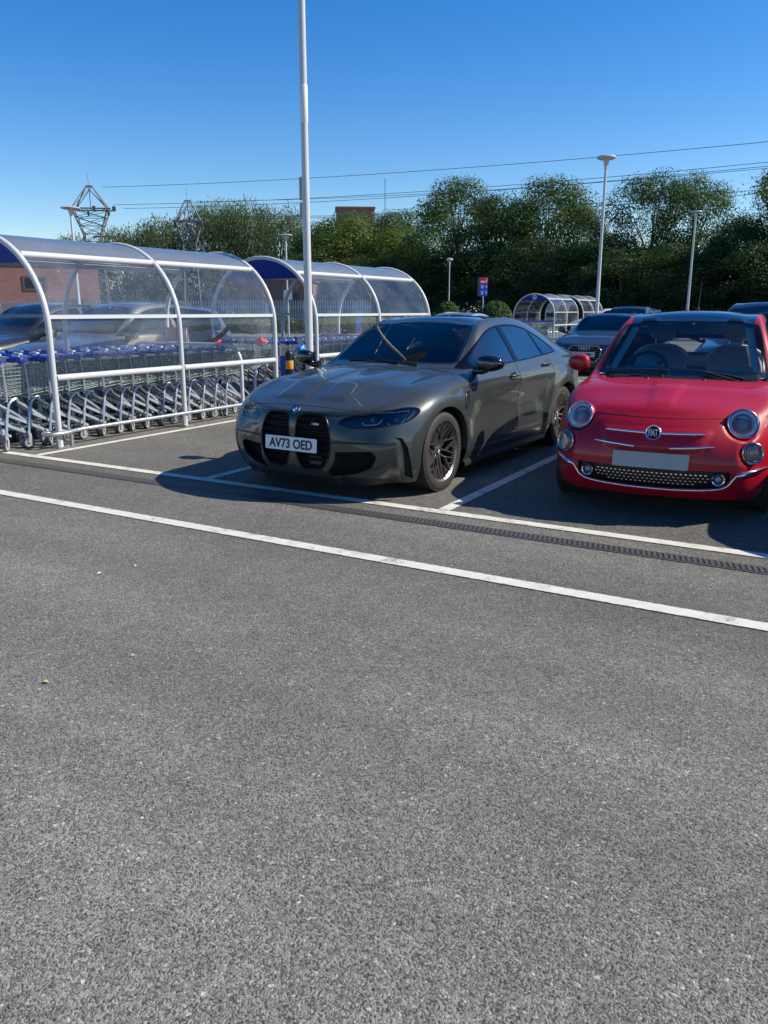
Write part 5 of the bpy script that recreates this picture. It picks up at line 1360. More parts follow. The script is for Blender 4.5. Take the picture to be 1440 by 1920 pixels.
for sy in (1, -1):
    h = mirror(SAL, (-.70, sy*.86, .965), (-.66, sy*1.03, 1.035), sy, (.082, .115, .072), gloss_black, gloss_black)
    m = MB(); m.tube([(-.60, sy*.95, 1.035), (-.578, sy*1.03, 1.038), (-.60, sy*1.11, 1.036), (-.65, sy*1.145, 1.03)], .005, 5); m.build('mirror_line', satin, h, 60)
# cabin
CAB = SAL
m = MB(); m.box((-1.75, 0, .30), (2.6, 1.5, .06)); m.box((-.72, 0, .78), (.42, 1.50, .30)); m.box((-.95, 0, .86), (.10, 1.46, .10)); m.box((-1.9, 0, .62), (2.0, .26, .22)); m.box((-3.0, 0, .80), (.7, 1.45, .30)); m.build('cabin_trim', interior, SAL)
m = MB(); m.box((-.84, .40, .96), (.14, .36, .05)); m.box((-.9, 0, 1.0), (.03, .62, .12)); m.build('dash_screen', gloss_black, SAL)
seats(SAL, -1.65, -2.55, .42, .37, interior)
steering(SAL, -1.10, -.37, .90)
m = MB(); m.box((-1.22, 0, 1.25), (.02, .22, .06)); m.tube([(-1.22, 0, 1.27), (-1.25, 0, 1.33)], .01, 6); m.build('rear_view_mirror', trim_black, SAL)
link('headliner', CB.region_mesh(['roof_panel'], 'headliner', interior, -.045), SAL)
for sy in (1, -1):
    m = MB(); m.tube([CB.snap(x, y, AX['T'], .012) for x, y in np.array([(-.56,.10*sy+.25),(-.60,.10*sy-.1),(-.66,.10*sy-.38)])], [.008, .006, .005], 6); m.build('wiper', trim_black, SAL, 60)
m = MB()
for ax in 'LR':
    P = [CB.snap(x, y, AX['T'], .001) for x, y in ((-1.40,.545),(-1.8,.555),(-2.3,.55),(-2.7,.53))] if ax == 'L' else [CB.snap(x, -y, AX['T'], .001) for x, y in ((-1.40,.545),(-1.8,.555),(-2.3,.55),(-2.7,.53))]
    m.tube(P, .006, 6)
m.build('roof_channel', seam_black, SAL, 60)
o = blob((0,0,0), (.03,.012,.03), 1, 0, 10); p = CB.snap(-2.68, 0, AX['T']); m = MB(); m.lathe([(.0, .05), (.012, .045), (.03, .0)], 12, Matrix.Translation(p)); m.build('aerial_fin', gloss_black, SAL, 50)
# ---------------- red city hatchback ----------------
def hatch_cage():
    E = [(.50,.60,.17),(.55,.63,.27),(.575,.645,.38),(.565,.65,.50),(.52,.645,.61),(.44,.635,.70),(.365,.62,.765),(.30,.58,.80)]
    low = lambda x, k=1.0, dz=0: [(x,.775*k,.17),(x,.795*k,.29),(x,.80*k,.42),(x,.806*k,.56),(x,.803*k,.70+dz)]
    S = [E,
     [(.30,.73,.17),(.31,.755,.28),(.31,.765,.40),(.30,.77,.52),(.27,.765,.64),(.22,.75,.74),(.17,.72,.81),(.14,.66,.845)],
     low(.02,.992,-.03)+[(.01,.785,.785),(.0,.745,.855),(-.01,.685,.887)],
     low(-.30,1,.0)+[(-.30,.79,.83),(-.30,.748,.90),(-.30,.695,.928)],
     low(-.60,1,.03)+[(-.60,.79,.865),(-.60,.74,.945),(-.60,.69,.965)],
     low(-.85,1,.05)+[(-.85,.787,.885),(-.84,.70,1.09),(-.82,.635,1.19)],
     low(-1.12,1,.05)+[(-1.12,.782,.90),(-1.10,.672,1.16),(-1.06,.578,1.365)],
     low(-1.45,1,.06)+[(-1.45,.777,.915),(-1.45,.66,1.20),(-1.43,.555,1.432)],
     low(-1.85,1,.07)+[(-1.85,.775,.93),(-1.85,.655,1.20),(-1.85,.555,1.435)],
     low(-2.20,1.003,.07)+[(-2.20,.772,.945),(-2.20,.65,1.17),(-2.20,.545,1.395)],
     low(-2.46,.975,.06)+[(-2.46,.745,.94),(-2.44,.635,1.12),(-2.42,.525,1.295)],
     [(-2.60,.66,.20),(-2.68,.69,.30),(-2.70,.70,.42),(-2.70,.70,.58),(-2.68,.69,.76),(-2.63,.66,.93),(-2.57,.58,1.08),(-2.53,.47,1.21)]]
    zc = {1: .872, 2: .917, 3: .948, 7: 1.478, 8: 1.487, 9: 1.452, 10: 1.35}
    top = []
    for i, row in enumerate(S):
        x, y, z = row[7]
        if i == 0: P = [(.475,0,.812),(.455,.19,.811),(.41,.36,.809),(.355,.49,.806)]
        elif i == 4: P = [(-.43,0,.972),(-.44,.2,.971),(-.475,.4,.969),(-.535,.56,.967)]
        elif i == 5: P = [(-.72,0,1.15),(-.73,.19,1.152),(-.755,.37,1.162),(-.79,.52,1.178)]
        elif i == 6: P = [(-1.14,0,1.405),(-1.135,.2,1.403),(-1.115,.37,1.396),(-1.085,.49,1.384)]
        elif i == 11: P = [(-2.60,0,1.24),(-2.595,.16,1.238),(-2.58,.3,1.232),(-2.555,.40,1.222)]
        else:
            c = zc[i]; P = [(x+(.13*(1-f) if i < 4 else 0), y*f, z+(c-z)*(1-f**2.4)) for f in (0, .29, .58, .83)]
        top.append(P)
    X = [[.63,.62,.59,.56],[.705,.695,.66,.615],[.735,.725,.695,.65],[.73,.72,.69,.645],[.70,.69,.655,.60],[.635,.62,.58,.52],[.55,.535,.49,.435]]
    Z = [.17,.26,.36,.48,.59,.69,.76]; ys = (0, .20, .38, .52)
    front = [[(X[r][c], ys[c], Z[r]) for c in range(4)] for r in range(7)]
    rx = [-2.68,-2.78,-2.80,-2.80,-2.78,-2.74,-2.68]; rz = [.22,.31,.43,.59,.77,.94,1.10]
    rear = [[(rx[r]+.10*(ys[c]/.7)**3, ys[c], rz[r]) for c in range(4)] for r in range(7)]
    return cage_mesh(S, top, front, rear, {(5,4,10): .3, (7,5,10): .2})
def hatch_shape(p):
    x, y, z = p; s = 1 if y > 0 else -1; ay = abs(y)
    for wx in (0, -2.30):
        r = hypot(x-wx, z-.30)
        if ay > .6 and r < .52 and z < .75: ay += .012*smooth01((.50-r)/.15)*smooth01((z-.1)/.2)
    if x > -.45 and z > .74 and ay < .4:      # raised centre of the bonnet
        e = .085+.055*smooth01((.5-x)/.9)
        z += .010*smooth01((e+.012-ay)/.024)*smooth01((.52-x)/.10)*smooth01((x+.36)/.5)
    if x > .5 and .50 < z < .72:               # whiskered nose moulding
        w = .36-.45*(.64-z) if z < .64 else .36
        x += .012*smooth01((w+.03-ay)/.03)*smooth01((z-.515)/.02)*smooth01((.672-z)/.02)
    return (x, s*ay, z)
me = hatch_cage()
for v in me.vertices: v.co = hatch_shape(v.co)
FGL0 = [(-.36,-.58),(-.36,.58),(-.66,.63),(-1.04,.52),(-1.12,.40),(-1.12,-.40),(-1.04,-.52),(-.66,-.63)]
me.update(); fit_patch(me, FGL0, 2)
def lamp_flat(me, c, n, r, out):
    """a flat seat for a round lamp"""
    bv = BVHTree.FromPolygons([v.co.copy() for v in me.vertices], [list(p.vertices) for p in me.polygons]); d = Vector(n).normalized(); c = Vector(c)
    ctr = bv.ray_cast(c+d*2, -d)[0]
    for v in me.vertices:
        q = v.co-ctr; t = q.dot(d); rho = (q-d*t).length
        if rho < r+.035 and -.01 < t+.2 and t > -out: k = smooth01((r+.035-rho)/.03); v.co -= d*((t+out)*k)
    me.update(); return ctr
LC = {}
for sy in (1, -1):
    LC['headlight', sy] = lamp_flat(me, (.45, sy*.56, .70), (.91, sy*.30, .29), .102, .010)
    LC['driving_lamp', sy] = lamp_flat(me, (.51, sy*.632, .515), (.89, sy*.44, .08), .072, .008)
CF = CarBody(me)
def nax(n, up=(0, 0, 1)):
    d = Vector(n).normalized(); a = Vector(up).cross(d).normalized(); b = d.cross(a); return (tuple(a), tuple(b), tuple(d))
HLC = (.45, .56, .70); LLC = (.51, .632, .515)
def sym(P): return P+[(x, -y) for x, y in reversed(P[1:-1])]
FWS = sym([(-.295,0),(-.32,.22),(-.385,.42),(-.50,.655),(-.57,.682),(-.66,.665),(-.83,.608),(-1.02,.552),(-1.075,.50),(-1.115,.3),(-1.135,0)])
FGL = sym([(-.40,0),(-.425,.25),(-.48,.45),(-.565,.622),(-.61,.638),(-.67,.628),(-.845,.570),(-1.02,.520),(-1.065,.46),(-1.098,.25),(-1.105,0)])
FROOF = [(-1.06,0),(-1.05,.30),(-1.04,.47),(-1.06,.512),(-1.4,.525),(-1.85,.525),(-2.2,.515),(-2.38,.49),(-2.42,0)]; FROOF = FROOF+[(x, -y) for x, y in reversed(FROOF[1:-1])]
FDLO = spline([(-.68,.955,0),(-.86,1.10),(-1.06,1.27),(-1.30,1.37),(-1.62,1.395),(-1.95,1.375),(-2.20,1.29),(-2.36,1.15),(-2.33,1.02),(-2.0,.975),(-1.4,.955)], 5)
FGR = spline([(-.525,.392,0),(.525,.392,0),(.53,.34),(.50,.295),(.43,.265),(.2,.252),(0,.25),(-.2,.252),(-.43,.265),(-.50,.295),(-.53,.34)], 4)
def ring_poly(c, ax, r, n=32):
    u, v = Vector(c).dot(Vector(ax[0])), Vector(c).dot(Vector(ax[1])); return [(u+r*cos(2*pi*k/n), v+r*sin(2*pi*k/n)) for k in range(n)]
LAX = {}
for sy, ax in ((1, 'L'), (-1, 'R')):
    a = nax((.91, sy*.30, .29)); b = nax((.89, sy*.44, .08)); LAX[ax] = (a, b)
    hc = (HLC[0], sy*HLC[1], HLC[2]); lc = (LLC[0], sy*LLC[1], LLC[2])
    CF.cut('arch', arch_poly(0, .30, .335, .05, rx=.35), AX[ax], pmin=.4); CF.cut('arch_rear', arch_poly(-2.30, .30, .335, .05, rx=.35), AX[ax], pmin=.4)
    CF.cut('dlo', FDLO, AX[ax], dmin=.05); g = inset(FDLO, .015)
    CF.cut('door_glass', clipx(g, -.6, -1.62), AX[ax], only=('dlo',), dmin=.05); CF.cut('rear_glass', clipx(g, -1.68, -2.5), AX[ax], only=('dlo',), dmin=.05)
    CF.cut('door', [(-.50,.90),(-.64,.945),(-1.655,.96),(-1.69,.6),(-1.64,.32),(-1.58,.255),(-.58,.255),(-.47,.38),(-.46,.7)], AX[ax], pmin=.5)
CF.cut('grille', FGR, AX['F'], pmin=.4)
CF.cut('ws_frit', FWS, AX['T']); CF.cut('ws', FGL, AX['T'], only=('ws_frit',)); CF.cut('roof_panel', FROOF, AX['T'])
CF.cut('rear_window', [(1.17,.47) if 0 else (.42,1.20),(-.42,1.20),(-.50,.98),(.50,.98)], AX['B'], dmin=.1)
red = paint('red_paint', (.35, .001, .014), 0, .45, coatw=.5, dust=.015)
FI = car_root(-1.225, 6.55, R(3.5), 'parked_hatchback', 'small red hatchback with round headlamps and black roof beside the grey saloon')
fpart = mkpart(CF, FI); CB_CUR = CF
fbody = fpart('body', ['body'], red)
fpart('roof', ['roof_panel'], mat('black_roof', (.010,.012,.018), .2, coat=1, spec=.5), label='gloss black roof')
scr = glassmat('screen_glass', (.97,.985,.98)); fw = fpart('windscreen', ['ws'], scr, off=-.002); fpart('windscreen_border', ['ws_frit'], mat('frit_black', (.012,.013,.016), .25), fw)
fd = side_split(fpart('door', ['door'], red)); side_split(fpart('window_trim', ['dlo'], gloss_black)); fsg = glassmat('hatch_side_glass', (.8,.84,.83))
side_split(fpart('side_window', ['door_glass'], fsg, off=-.004)); side_split(fpart('quarter_window', ['rear_glass'], fsg, off=-.004)); fpart('rear_window', ['rear_window'], fsg, off=-.003)
# clamshell bonnet line
m = MB(); P = [CF.snap(y, .734+.008*(abs(y)/.46)**2, AX['F'], -.001) for y in np.linspace(-.455, .455, 33)]
m.tube(P, .0035, 6)
for ax, sy in (('L', 1), ('R', -1)): m.tube([CF.snap(x, z, AX[ax], -.001) for x, z in spline([(.30,.742),(.15,.79),(-.1,.845),(-.35,.89),(-.56,.93)], 5, False)], .0032, 6)
m.build('bonnet_gap', seam_black, fbody, None)
for k, ax in enumerate('LR'):
    m = MB(); CF.seam([(-.64,.945),(-.50,.90),(-.46,.7),(-.47,.38),(-.58,.255),(-1.58,.255),(-1.64,.32),(-1.69,.6),(-1.655,.96)], AX[ax], .003, m); m.build('door_gap', seam_black, fd[k], None)
    sy = 1 if k == 0 else -1; m = MB(); m.tube([CF.snap(x, .80, AX[ax], o_) for x, o_ in ((-1.36,.004),(-1.38,.03),(-1.52,.034),(-1.58,.03),(-1.60,.004))], .012, 8); m.build('handle', chrome, fd[k], 60)
# lower grille: black mouth, rows of small studs, chrome line and whiskers
m = CF.recess('grille', .03, (-1, 0, 0)); m.build('lower_grille', mat('grille_black', (.008,.008,.009), .4), FI, None)
m = MB()
for j, z in enumerate(np.arange(.275, .385, .026)):
    for k in range(-14, 15):
        y = k*.033+(.0165 if j % 2 else 0)
        if inside((y, z), inset(FGR, .018)) and abs(abs(y)-.46) > .055: p = CF.snap(y, z, AX['F'], -.022); m.box((p.x, p.y, p.z), (.008, .014, .005))
m.build('grille_studs', chrome, FI, None)
m = MB(); P = [CF.snap(y, z, AX['F'], .004) for y, z in spline([(-.575,.372,0),(-.548,.33),(-.515,.285),(-.43,.255),(-.2,.241),(0,.239),(.2,.241),(.43,.255),(.515,.285),(.548,.33),(.575,.372,0)], 6, False)]
m.tube(P, .0075, 8)
for sy in (1, -1):
    D = diag(sy, 42); A = [CF.snap(sy*.565, .362, AX['F'], .005), CF.snap(sy*.60, .374, AX['F'], .012)]; e0 = CF.snap(.47, .388, AX['L' if sy > 0 else 'R'], .006); e1 = CF.snap(.36, .398, AX['L' if sy > 0 else 'R'], .003)
    m.tube(A+[e0, e1], [.010, .019, .014, .004], 10)
m.build('chrome_whiskers', chrome, FI, 60)
for sy in (1, -1):
    p = CF.snap(sy*.46, .33, AX['F'], -.012); M = face_front(p.x, p.y, p.z, R(-4), sy*R(12))
    fl = empty('fog_lamp', (0,0,0)); fl.parent = FI
    m = MB(); m.lathe([(.036, 0), (.046, .002), (.047, .010), (.043, .014), (.036, .010)], 28, M, True); m.build('bezel', chrome, fl, 60)
    m = MB(); m.lathe([(0, -.004), (.037, -.002)], 24, M); m.build('bowl', mat('fog_dark', (.03,.03,.035), .3), fl, 60)
    m = MB(); m.lathe([(0, .008), (.018, .005), (.022, -.002)], 20, M); m.build('lens', mat('fog_lens', (.25,.25,.27), .08, coat=1, spec=.8), fl, 60)
# nose: badge and chrome bars
def nose(y, z, off=.006): return CF.snap(y, z, AX['F'], off)
for sy in (1, -1):
    m = MB(); P = [nose(sy*y, .633+.006*(y/.34), .007) for y in np.linspace(.045, .345, 12)]; m.tube(P, [.009]*10+[.008, .003], 8); m.build('chrome_bar', chrome, FI, 60)
    m = MB(); P = [nose(sy*y, .545+.012*((y-.2)/.2), .006) for y in np.linspace(.12, .415, 12)]; m.tube(P, [.009]*9+[.008, .006, .002], 8); m.build('chrome_bar', chrome, FI, 60)
p = nose(0, .637, .004); M = face_front(p.x, p.y, p.z, R(14)); m = MB(); m.lathe([(0, .006), (.044, .006), (.046, .008), (.052, .010), (.056, .006), (.056, 0)], 36, M); bd = m.build('badge', chrome, FI, 60)
m = MB(); m.lathe([(0, .0075), (.0445, .0075)], 36, M); m.build('badge_field', mat('badge_maroon', (.16,.01,.02), .65, spec=.15), bd, 60)
me = text_mesh('FIAT', .05, .002); me.materials.append(chrome); xs = [v.co.x for v in me.vertices]; ys = [v.co.y for v in me.vertices]
for v in me.vertices: v.co = M @ Vector(((v.co.x-(max(xs)+min(xs))/2)*.066/(max(xs)-min(xs)), (v.co.y-(max(ys)+min(ys))/2)*.050/(max(ys)-min(ys)), .0095+v.co.z))
me.materials[0] = mat('badge_silver', (.55,.56,.58), .4); link('lettering', me, bd)
pw_ = plate(FI, face_front(.752, 0, .45, R(4)), None); pw_.data.materials[0] = mat('plate_grime', (.33,.335,.35), .45, var=.15, vscale=9); m = MB(); m.box((.728, 0, .45), (.04, .50, .095)); m.build('plate_bracket', trim_black, FI)
# lamps
glow = mat('lamp_reflector', (.70,.73,.76), .10, metal=1)
for sy, ax in ((1, 'L'), (-1, 'R')):
    a, b = LAX[ax]
    for nm, c, A, r, out in (('headlight', HLC, a, .102, .016), ('driving_lamp', LLC, b, .072, .012)):
        c = Vector((c[0], sy*c[1], c[2])); d = Vector(A[2]); q = Matrix((A[0], A[1], A[2])).transposed().to_4x4()
        h = empty(nm, (0,0,0)); h.parent = FI
        ctr = LC[nm, sy]; M = Matrix.Translation(ctr+d*out) @ q
        m = MB(); m.lathe([(r+.006, -.11), (r+.007, -.02), (r+.004, -.004)], 44, M, False) if 0 else m.grid([[M @ Vector((rr*cos(t), rr*sin(t), z)) for t in np.linspace(0, 2*pi, 45)] for rr, z in ((r+.004, -.13), (r+.008, -.025), (r+.004, -.004))]); m.build('bucket', red, h, 60)
        m = MB(); m.lathe([(r-.008, -.006), (r-.006, .003), (r, .006), (r+.006, .002), (r+.007, -.006)], 44, M, True); m.build('chrome_ring', mat('satin_chrome', (.62,.64,.66), .16, metal=1), h, 60)
        m = MB(); m.lathe([(r-.006, .000), (r*.7, .007), (r*.35, .011), (0, .012)], 44, M); m.build('lamp_cover', lens, h, 60)
        if nm == 'headlight':
            m = MB(); m.lathe([(r-.007, -.004), (r-.012, -.012), (r-.024, -.014), (r-.026, -.022)], 44, M, False); m.f = m.f[:-2] if 0 else [f for f in m.f if len(f) == 4]; m.build('light_ring', mat('light_ring_white', (.86,.88,.90), .35, coat=.3), h, 60)
            m = MB(); m.lathe([(r-.026, -.020), (.062, -.040), (.050, -.046), (0, -.048)], 40, M); m.f = [f for f in m.f if len(f) == 4]; m.build('reflector', mat('reflector_grey', (.68,.70,.72), .35), h, 60)
            m = MB(); m.lathe([(.046, -.046), (.042, -.028), (.030, -.016), (.015, -.010), (0, -.009)], 30, M); m.f = [f for f in m.f if len(f) == 4]; m.build('projector', mat('projector_smoke', (.20,.22,.235), .12, coat=.5), h, 60)
            m = MB(); m.tube([M @ Vector((.060*cos(t), .060*sin(t)+.006, -.022)) for t in np.linspace(R(8), R(172), 18)], .006, 6); m.build('lamp_hood', mat('hood_grey', (.16,.18,.20), .35), h, 60)
        else:
            m = MB(); m.lathe([(r-.007, -.004), (r*.72, -.030), (r*.3, -.042), (0, -.043)], 36, M); m.f = [f for f in m.f if len(f) == 4]; m.build('reflector', mat('lamp_reflector', (.78,.80,.82), .3), h, 60)
            m = MB()
            for k in range(-3, 4): m.box(M @ Vector((k*.017, 0, -.012)), (.004, .006, .09))
            m.lathe([(0, -.008), (.018, -.014), (.02, -.03)], 16, M); m.build('bulb', mat('bulb_glass', (.35,.37,.40), .15, coat=1), h, 60)
# arches, wheels, mirrors
def underside2():
    underside(FI, CF, [(0, .335, .35), (-2.30, .335, .35)], .335, .79, .44, -2.5, .19, red, w=.26)
_old = MB
underside2()
alloy = mat('alloy_silver', (.42,.43,.44), .3, metal=.85)
def five_spokes(m, M, rr, h):
    for k in range(8):
        a = 45*k; spoke_bar(m, M, (.04, a), (rr*.985, a), (.055, .04), .03, h*.6, h*.88)
    m.lathe([(0, h*.62), (.04, h*.62), (.07, h*.5), (.075, h*.2)], 20, M)
for sy in (1, -1):
    for wx in (0, -2.30): wheel(FI, (wx, sy*(.79-.10), .295), .295, .205, .195, sy, alloy, five_spokes)
for sy in (1, -1):
    mirror(FI, (-.66, sy*.78, .965), (-.62, sy*.865, 1.04), sy, (.085, .10, .073), red, trim_black)
# screen furniture and cabin
sm_ = mat('seat_dark', (.28,.30,.31), .8); cream = mat('seat_cream', (.62,.62,.52), .7)
for y0, y1, t in ((.50, -.10, 0), (-.08, -.62, 1)):
    m = MB(); P = [CF.snap(-.435-.011*k-.02*t-.05*abs(lerp(y0,y1,k/5))**2, lerp(y0, y1, k/5), AX['T'], .012) for k in range(6)]; m.tube(P, [.010, .009, .008, .007, .006, .004], 6)
    m.tube([CF.snap(-.37, lerp(y0, y1, .05), AX['T'], .016), CF.snap(-.45, lerp(y0, y1, .5), AX['T'], .022)], .009, 6); m.build('wiper', trim_black, FI, 60)
m = MB()
for k in range(70):
    y = -.56+k*.0162; x = -.318-.46*y*y; m.bar(CF.snap(x, y, AX['T'], .003), CF.snap(x-.045, y, AX['T'], .003), .006, .004)
m.build('scuttle_grille', trim_black, FI, None)
for y in (.22, -.22): m = MB(); p = CF.snap(-.285, y, AX['T']); m.lathe([(.016, 0), (.012, .01), (0, .013)], 10, Matrix.Translation(p)); m.build('washer_jet', trim_black, FI)
G = [[(x, y, z+.03*math.exp(-((y+.36)/.16)**2)*(1 if k > 1 else 0)) for y in np.linspace(-.66, .66, 25)] for k, (x, z) in enumerate(((-.50,.955),(-.68,.975),(-.84,.99),(-.95,.965),(-.98,.88),(-.90,.70)))]
m = MB(); m.grid(G); m.build('dashboard', mat('dash_grey', (.17,.19,.20), .7), FI, 60)
steering(FI, -1.06, -.35, .955, .18, 28); m = MB(); m.lathe([(0, 0), (.10, 0), (.12, -.06), (.12, -.14)], 20, TR((-.90, -.35, .985), 0, R(65)), False); m.build('instrument_binnacle', mat('binnacle', (.28,.32,.32), .5), FI, 60)
m = MB(); m.box((-1.3, 0, .28), (2.3, 1.35, .06)); m.box((-2.25, 0, .68), (.5, 1.2, .4)); m.build('cabin_floor', interior, FI)
seats(FI, -1.45, -2.05, .48, .34, sm_)
for sy in (1, -1):
    m = MB(); P = [(-1.45-.20-.022*8.4-.01, sy*.34+y, .48+.10+.095*6+.002-(.10*(abs(y)/.25)**3)) for y in np.linspace(-.25, .25, 13)]; m.tube(P, .022, 8); m.build('seat_top_trim', cream, FI, 60)
m = MB(); m.box((-2.22, 0, .99), (.10, 1.06, .10)); m.build('rear_bench_top', cream, FI)
m = MB(); m.box((-1.10, .02, 1.315), (.025, .24, .065)); m.tube([(-1.09, .02, 1.33), (-1.07, .02, 1.375)], .012, 6); m.build('rear_view_mirror', mat('mirror_back', (.12,.14,.15), .4), FI)
for y in (-.33, .30): m = MB(); m.box((-1.14, y, 1.335), (.03, .36, .10), M=Matrix.Rotation(R(35), 3, 'Y')); m.build('sun_visor', mat('visor_grey', (.20,.22,.22), .8), FI)
for y, x, z in ((-.50, -.95, 1.18), (.505, -.95, 1.18)):
    m = MB(); m.bar((-.70, np.sign(y)*.585, .985), (-1.07, np.sign(y)*.470, 1.335), .06, .02); m.build('pillar_trim', mat('pillar_cream', (.55,.58,.50), .7), FI)
link('headliner', CF.region_mesh(['roof_panel'], 'headliner', mat('liner_grey', (.22,.23,.23), .85), -.04), FI)
m = MB(); p = CF.snap(-1.72, -.02, AX['T']); m.tube([p, p+Vector((-.11, 0, .27))], [.004, .0018], 6); m.lathe([(.014, 0), (.010, .02), (.005, .03)], 10, Matrix.Translation(p)); m.build('aerial', trim_black, FI)
m = MB(); p = CF.snap(-1.02, -.40, AX['T'], .0); m.box((-1.06, -.40, 1.345), (.02, .06, .008)); m.build('screen_sticker', mat('paper_scrap', (.7,.7,.67), .7), FI)
# ---------------- other parked cars ----------------
def scaled(me, fx, fy, fz, zb=None, lift=1.0, fn=None):
    me = me.copy()
    for v in me.vertices:
        x, y, z = v.co
        if zb and z > zb: z = zb+(z-zb)*lift
        p = (x*fx, y*fy, z*fz); v.co = fn(p) if fn else p
    me.update(); return me
base_saloon = saloon_cage()
# --- dark executive estate facing the camera in the row beyond
CB2 = CarBody(scaled(base_saloon, .985, .965, .995)); 
AH = [(-.30,.69,0),(.30,.69,0),(.39,.60,0),(.37,.44,0),(.27,.33,0),(-.27,.33,0),(-.37,.44,0),(-.39,.60,0)]
AHP = [(p[0], p[1]) for p in AH]
AHL = [(.745,.44,.655),(.70,.50,.69),(.56,.66,.725),(.40,.80,.755),(.36,.855,.74),(.44,.82,.69),(.58,.70,.635),(.72,.50,.625)]
XF = lambda P: [(x*.985, z) for x, z in P]
for sy, ax in ((1, 'L'), (-1, 'R')):
    CB2.cut('arch', arch_poly(0, .34, .37, .05, rx=.39), AX[ax], pmin=.4); CB2.cut('arch_rear', arch_poly(-2.815, .34, .37, .05, rx=.39), AX[ax], pmin=.4)
    CB2.cut('dlo', XF(DLO), AX[ax], dmin=.05); CB2.cut('glass', clipx(inset(XF(DLO), .015), -.78, -1.58), AX[ax], only=('dlo',), dmin=.05); CB2.cut('glass', clipx(inset(XF(DLO), .015), -1.66, -2.9), AX[ax], only=('dlo',), dmin=.05)
    D = diag(sy, 50); CB2.cut('hl', uv(D, [(p[0], sy*p[1], p[2]) for p in AHL]), D, pmin=.3)
    CB2.cut('low', [(sy*.45,.20),(sy*.80,.24),(sy*.78,.36),(sy*.50,.34)], AX['F'], pmin=.3)
CB2.cut('grille', AHP, AX['F'], pmin=.4)
WS2 = [(x*.985, y*.965) for x, y in WSC]; CB2.cut('ws', WS2, AX['T']); CB2.cut('rw', [(x*.985, y*.965) for x, y in BLT], AX['T'])
EX = car_root(-5.52, 19.55, R(1.5), 'parked_estate', 'dark charcoal car with four ring badge, seen between the grey saloon and red hatchback')
slate = paint('slate_paint', (.030,.030,.036), .35, .35); ep = mkpart(CB2, EX)
ep('body', ['body'], slate); ep('window_trim', ['dlo'], satin); darkg = glassmat('dark_glass', (.06,.07,.08), ior=1.8); ep('side_window', ['glass'], darkg); ep('windscreen', ['ws'], glassmat('mid_glass', (.22,.25,.27)), off=-.002); ep('rear_window', ['rw'], darkg)
m = CB2.recess('grille', .04, (-1,0,0)); CB2.recess('low', .04, (-1,0,0), mb=m); split_islands(m.build('air_intake', deep_black, EX, None))
gl = empty('grille', (0,0,0)); gl.parent = EX
m = MB(); CB2.seam(AHP, AX['F'], .011, m, off=.002, closed=True); m.build('grille_surround', satin, gl, 60)
m = MB()
for z in np.arange(.37, .68, .05):
    xs = [p for p in np.linspace(-.4, .4, 81) if inside((p, z), AHP)]; m.tube([CB2.snap(t, z, AX['F'], -.006) for t in np.linspace(xs[0], xs[-1], 13)], .006, 5)
m.build('slats', mat('slat_grey', (.22,.22,.23), .3, metal=.8), gl, 60)
for k in range(4):
    p = CB2.snap(-.084+.056*k, .635, AX['F'], .006); m = MB(); M = face_front(p.x, p.y, p.z, R(8)); m.tube([M @ Vector((.040*cos(t), .040*sin(t), 0)) for t in np.linspace(0, 2*pi, 21)[:-1]], .0065, 6, closed=True); m.build('badge_ring', chrome, gl, 60)
p = CB2.snap(0, .50, AX['F']); plate(EX, face_front(p.x+.012, 0, .50, R(4)), 'DG18 XMH'); m = MB(); m.box((p.x-.01, 0, .50), (.035, .48, .10)); m.build('plate_bracket', trim_black, EX)
for sy in (1, -1):
    D = diag(sy, 50); h = empty('headlight', (0,0,0)); h.parent = EX
    s_ = [f for f in CB2.bm.faces]; hp = uv(D, [(q[0], sy*q[1], q[2]) for q in AHL]); u0, u1 = min(q[0] for q in hp), max(q[0] for q in hp)
    m = MB(); P = [CB2.snap(lerp(u0, u1, t), z, D, -.012) for t, z in ((.1,.645),(.35,.652),(.6,.668),(.85,.72))]; m.tube(P, .010, 6); m.build('running_light', mat('drl_white', (.75,.78,.80), .2, coat=1), h, 60)
m = CB2.recess('hl', .03, (-.8,0,0)); split_islands(m.build('lamp_bowl', mat('lamp_blue_grey', (.10,.14,.20), .15, coat=1), EX, None)); ep('lamp_cover', ['hl'], lens, off=.001)
underside(EX, CB2, [(0, .37, .39), (-2.815, .37, .39)], .37, .90, .56, -3.6, .20, slate)
for sy in (1, -1):
    for wx in (0, -2.815): wheel(EX, (wx, sy*(.895-.12), .335), .335, .235, .235, sy, alloy, five_spokes)
    mirror(EX, (-.69, sy*.83, .96), (-.65, sy*.99, 1.03), sy, (.08, .11, .07), slate, trim_black)
    m = MB(); m.tube([CB2.snap(x, sy*.56, AX['T'], .02) for x in np.linspace(-1.5, -2.6, 8)], .012, 6); m.build('roof_rail', satin, EX, 60)
m = MB(); CB2.seam([(x*.985, y*.965) for x, y in HOOD], AX['T'], .0035, m, closed=True); m.build('bonnet_gap', seam_black, EX, None)
seats(EX, -1.65, -2.55, .42, .37, interior); steering(EX, -1.10, -.37, .92)
m = MB(); m.box((-1.75, 0, .30), (2.6, 1.45, .06)); m.box((-.85, 0, .82), (.35, 1.42, .24)); m.build('cabin_trim', interior, EX)
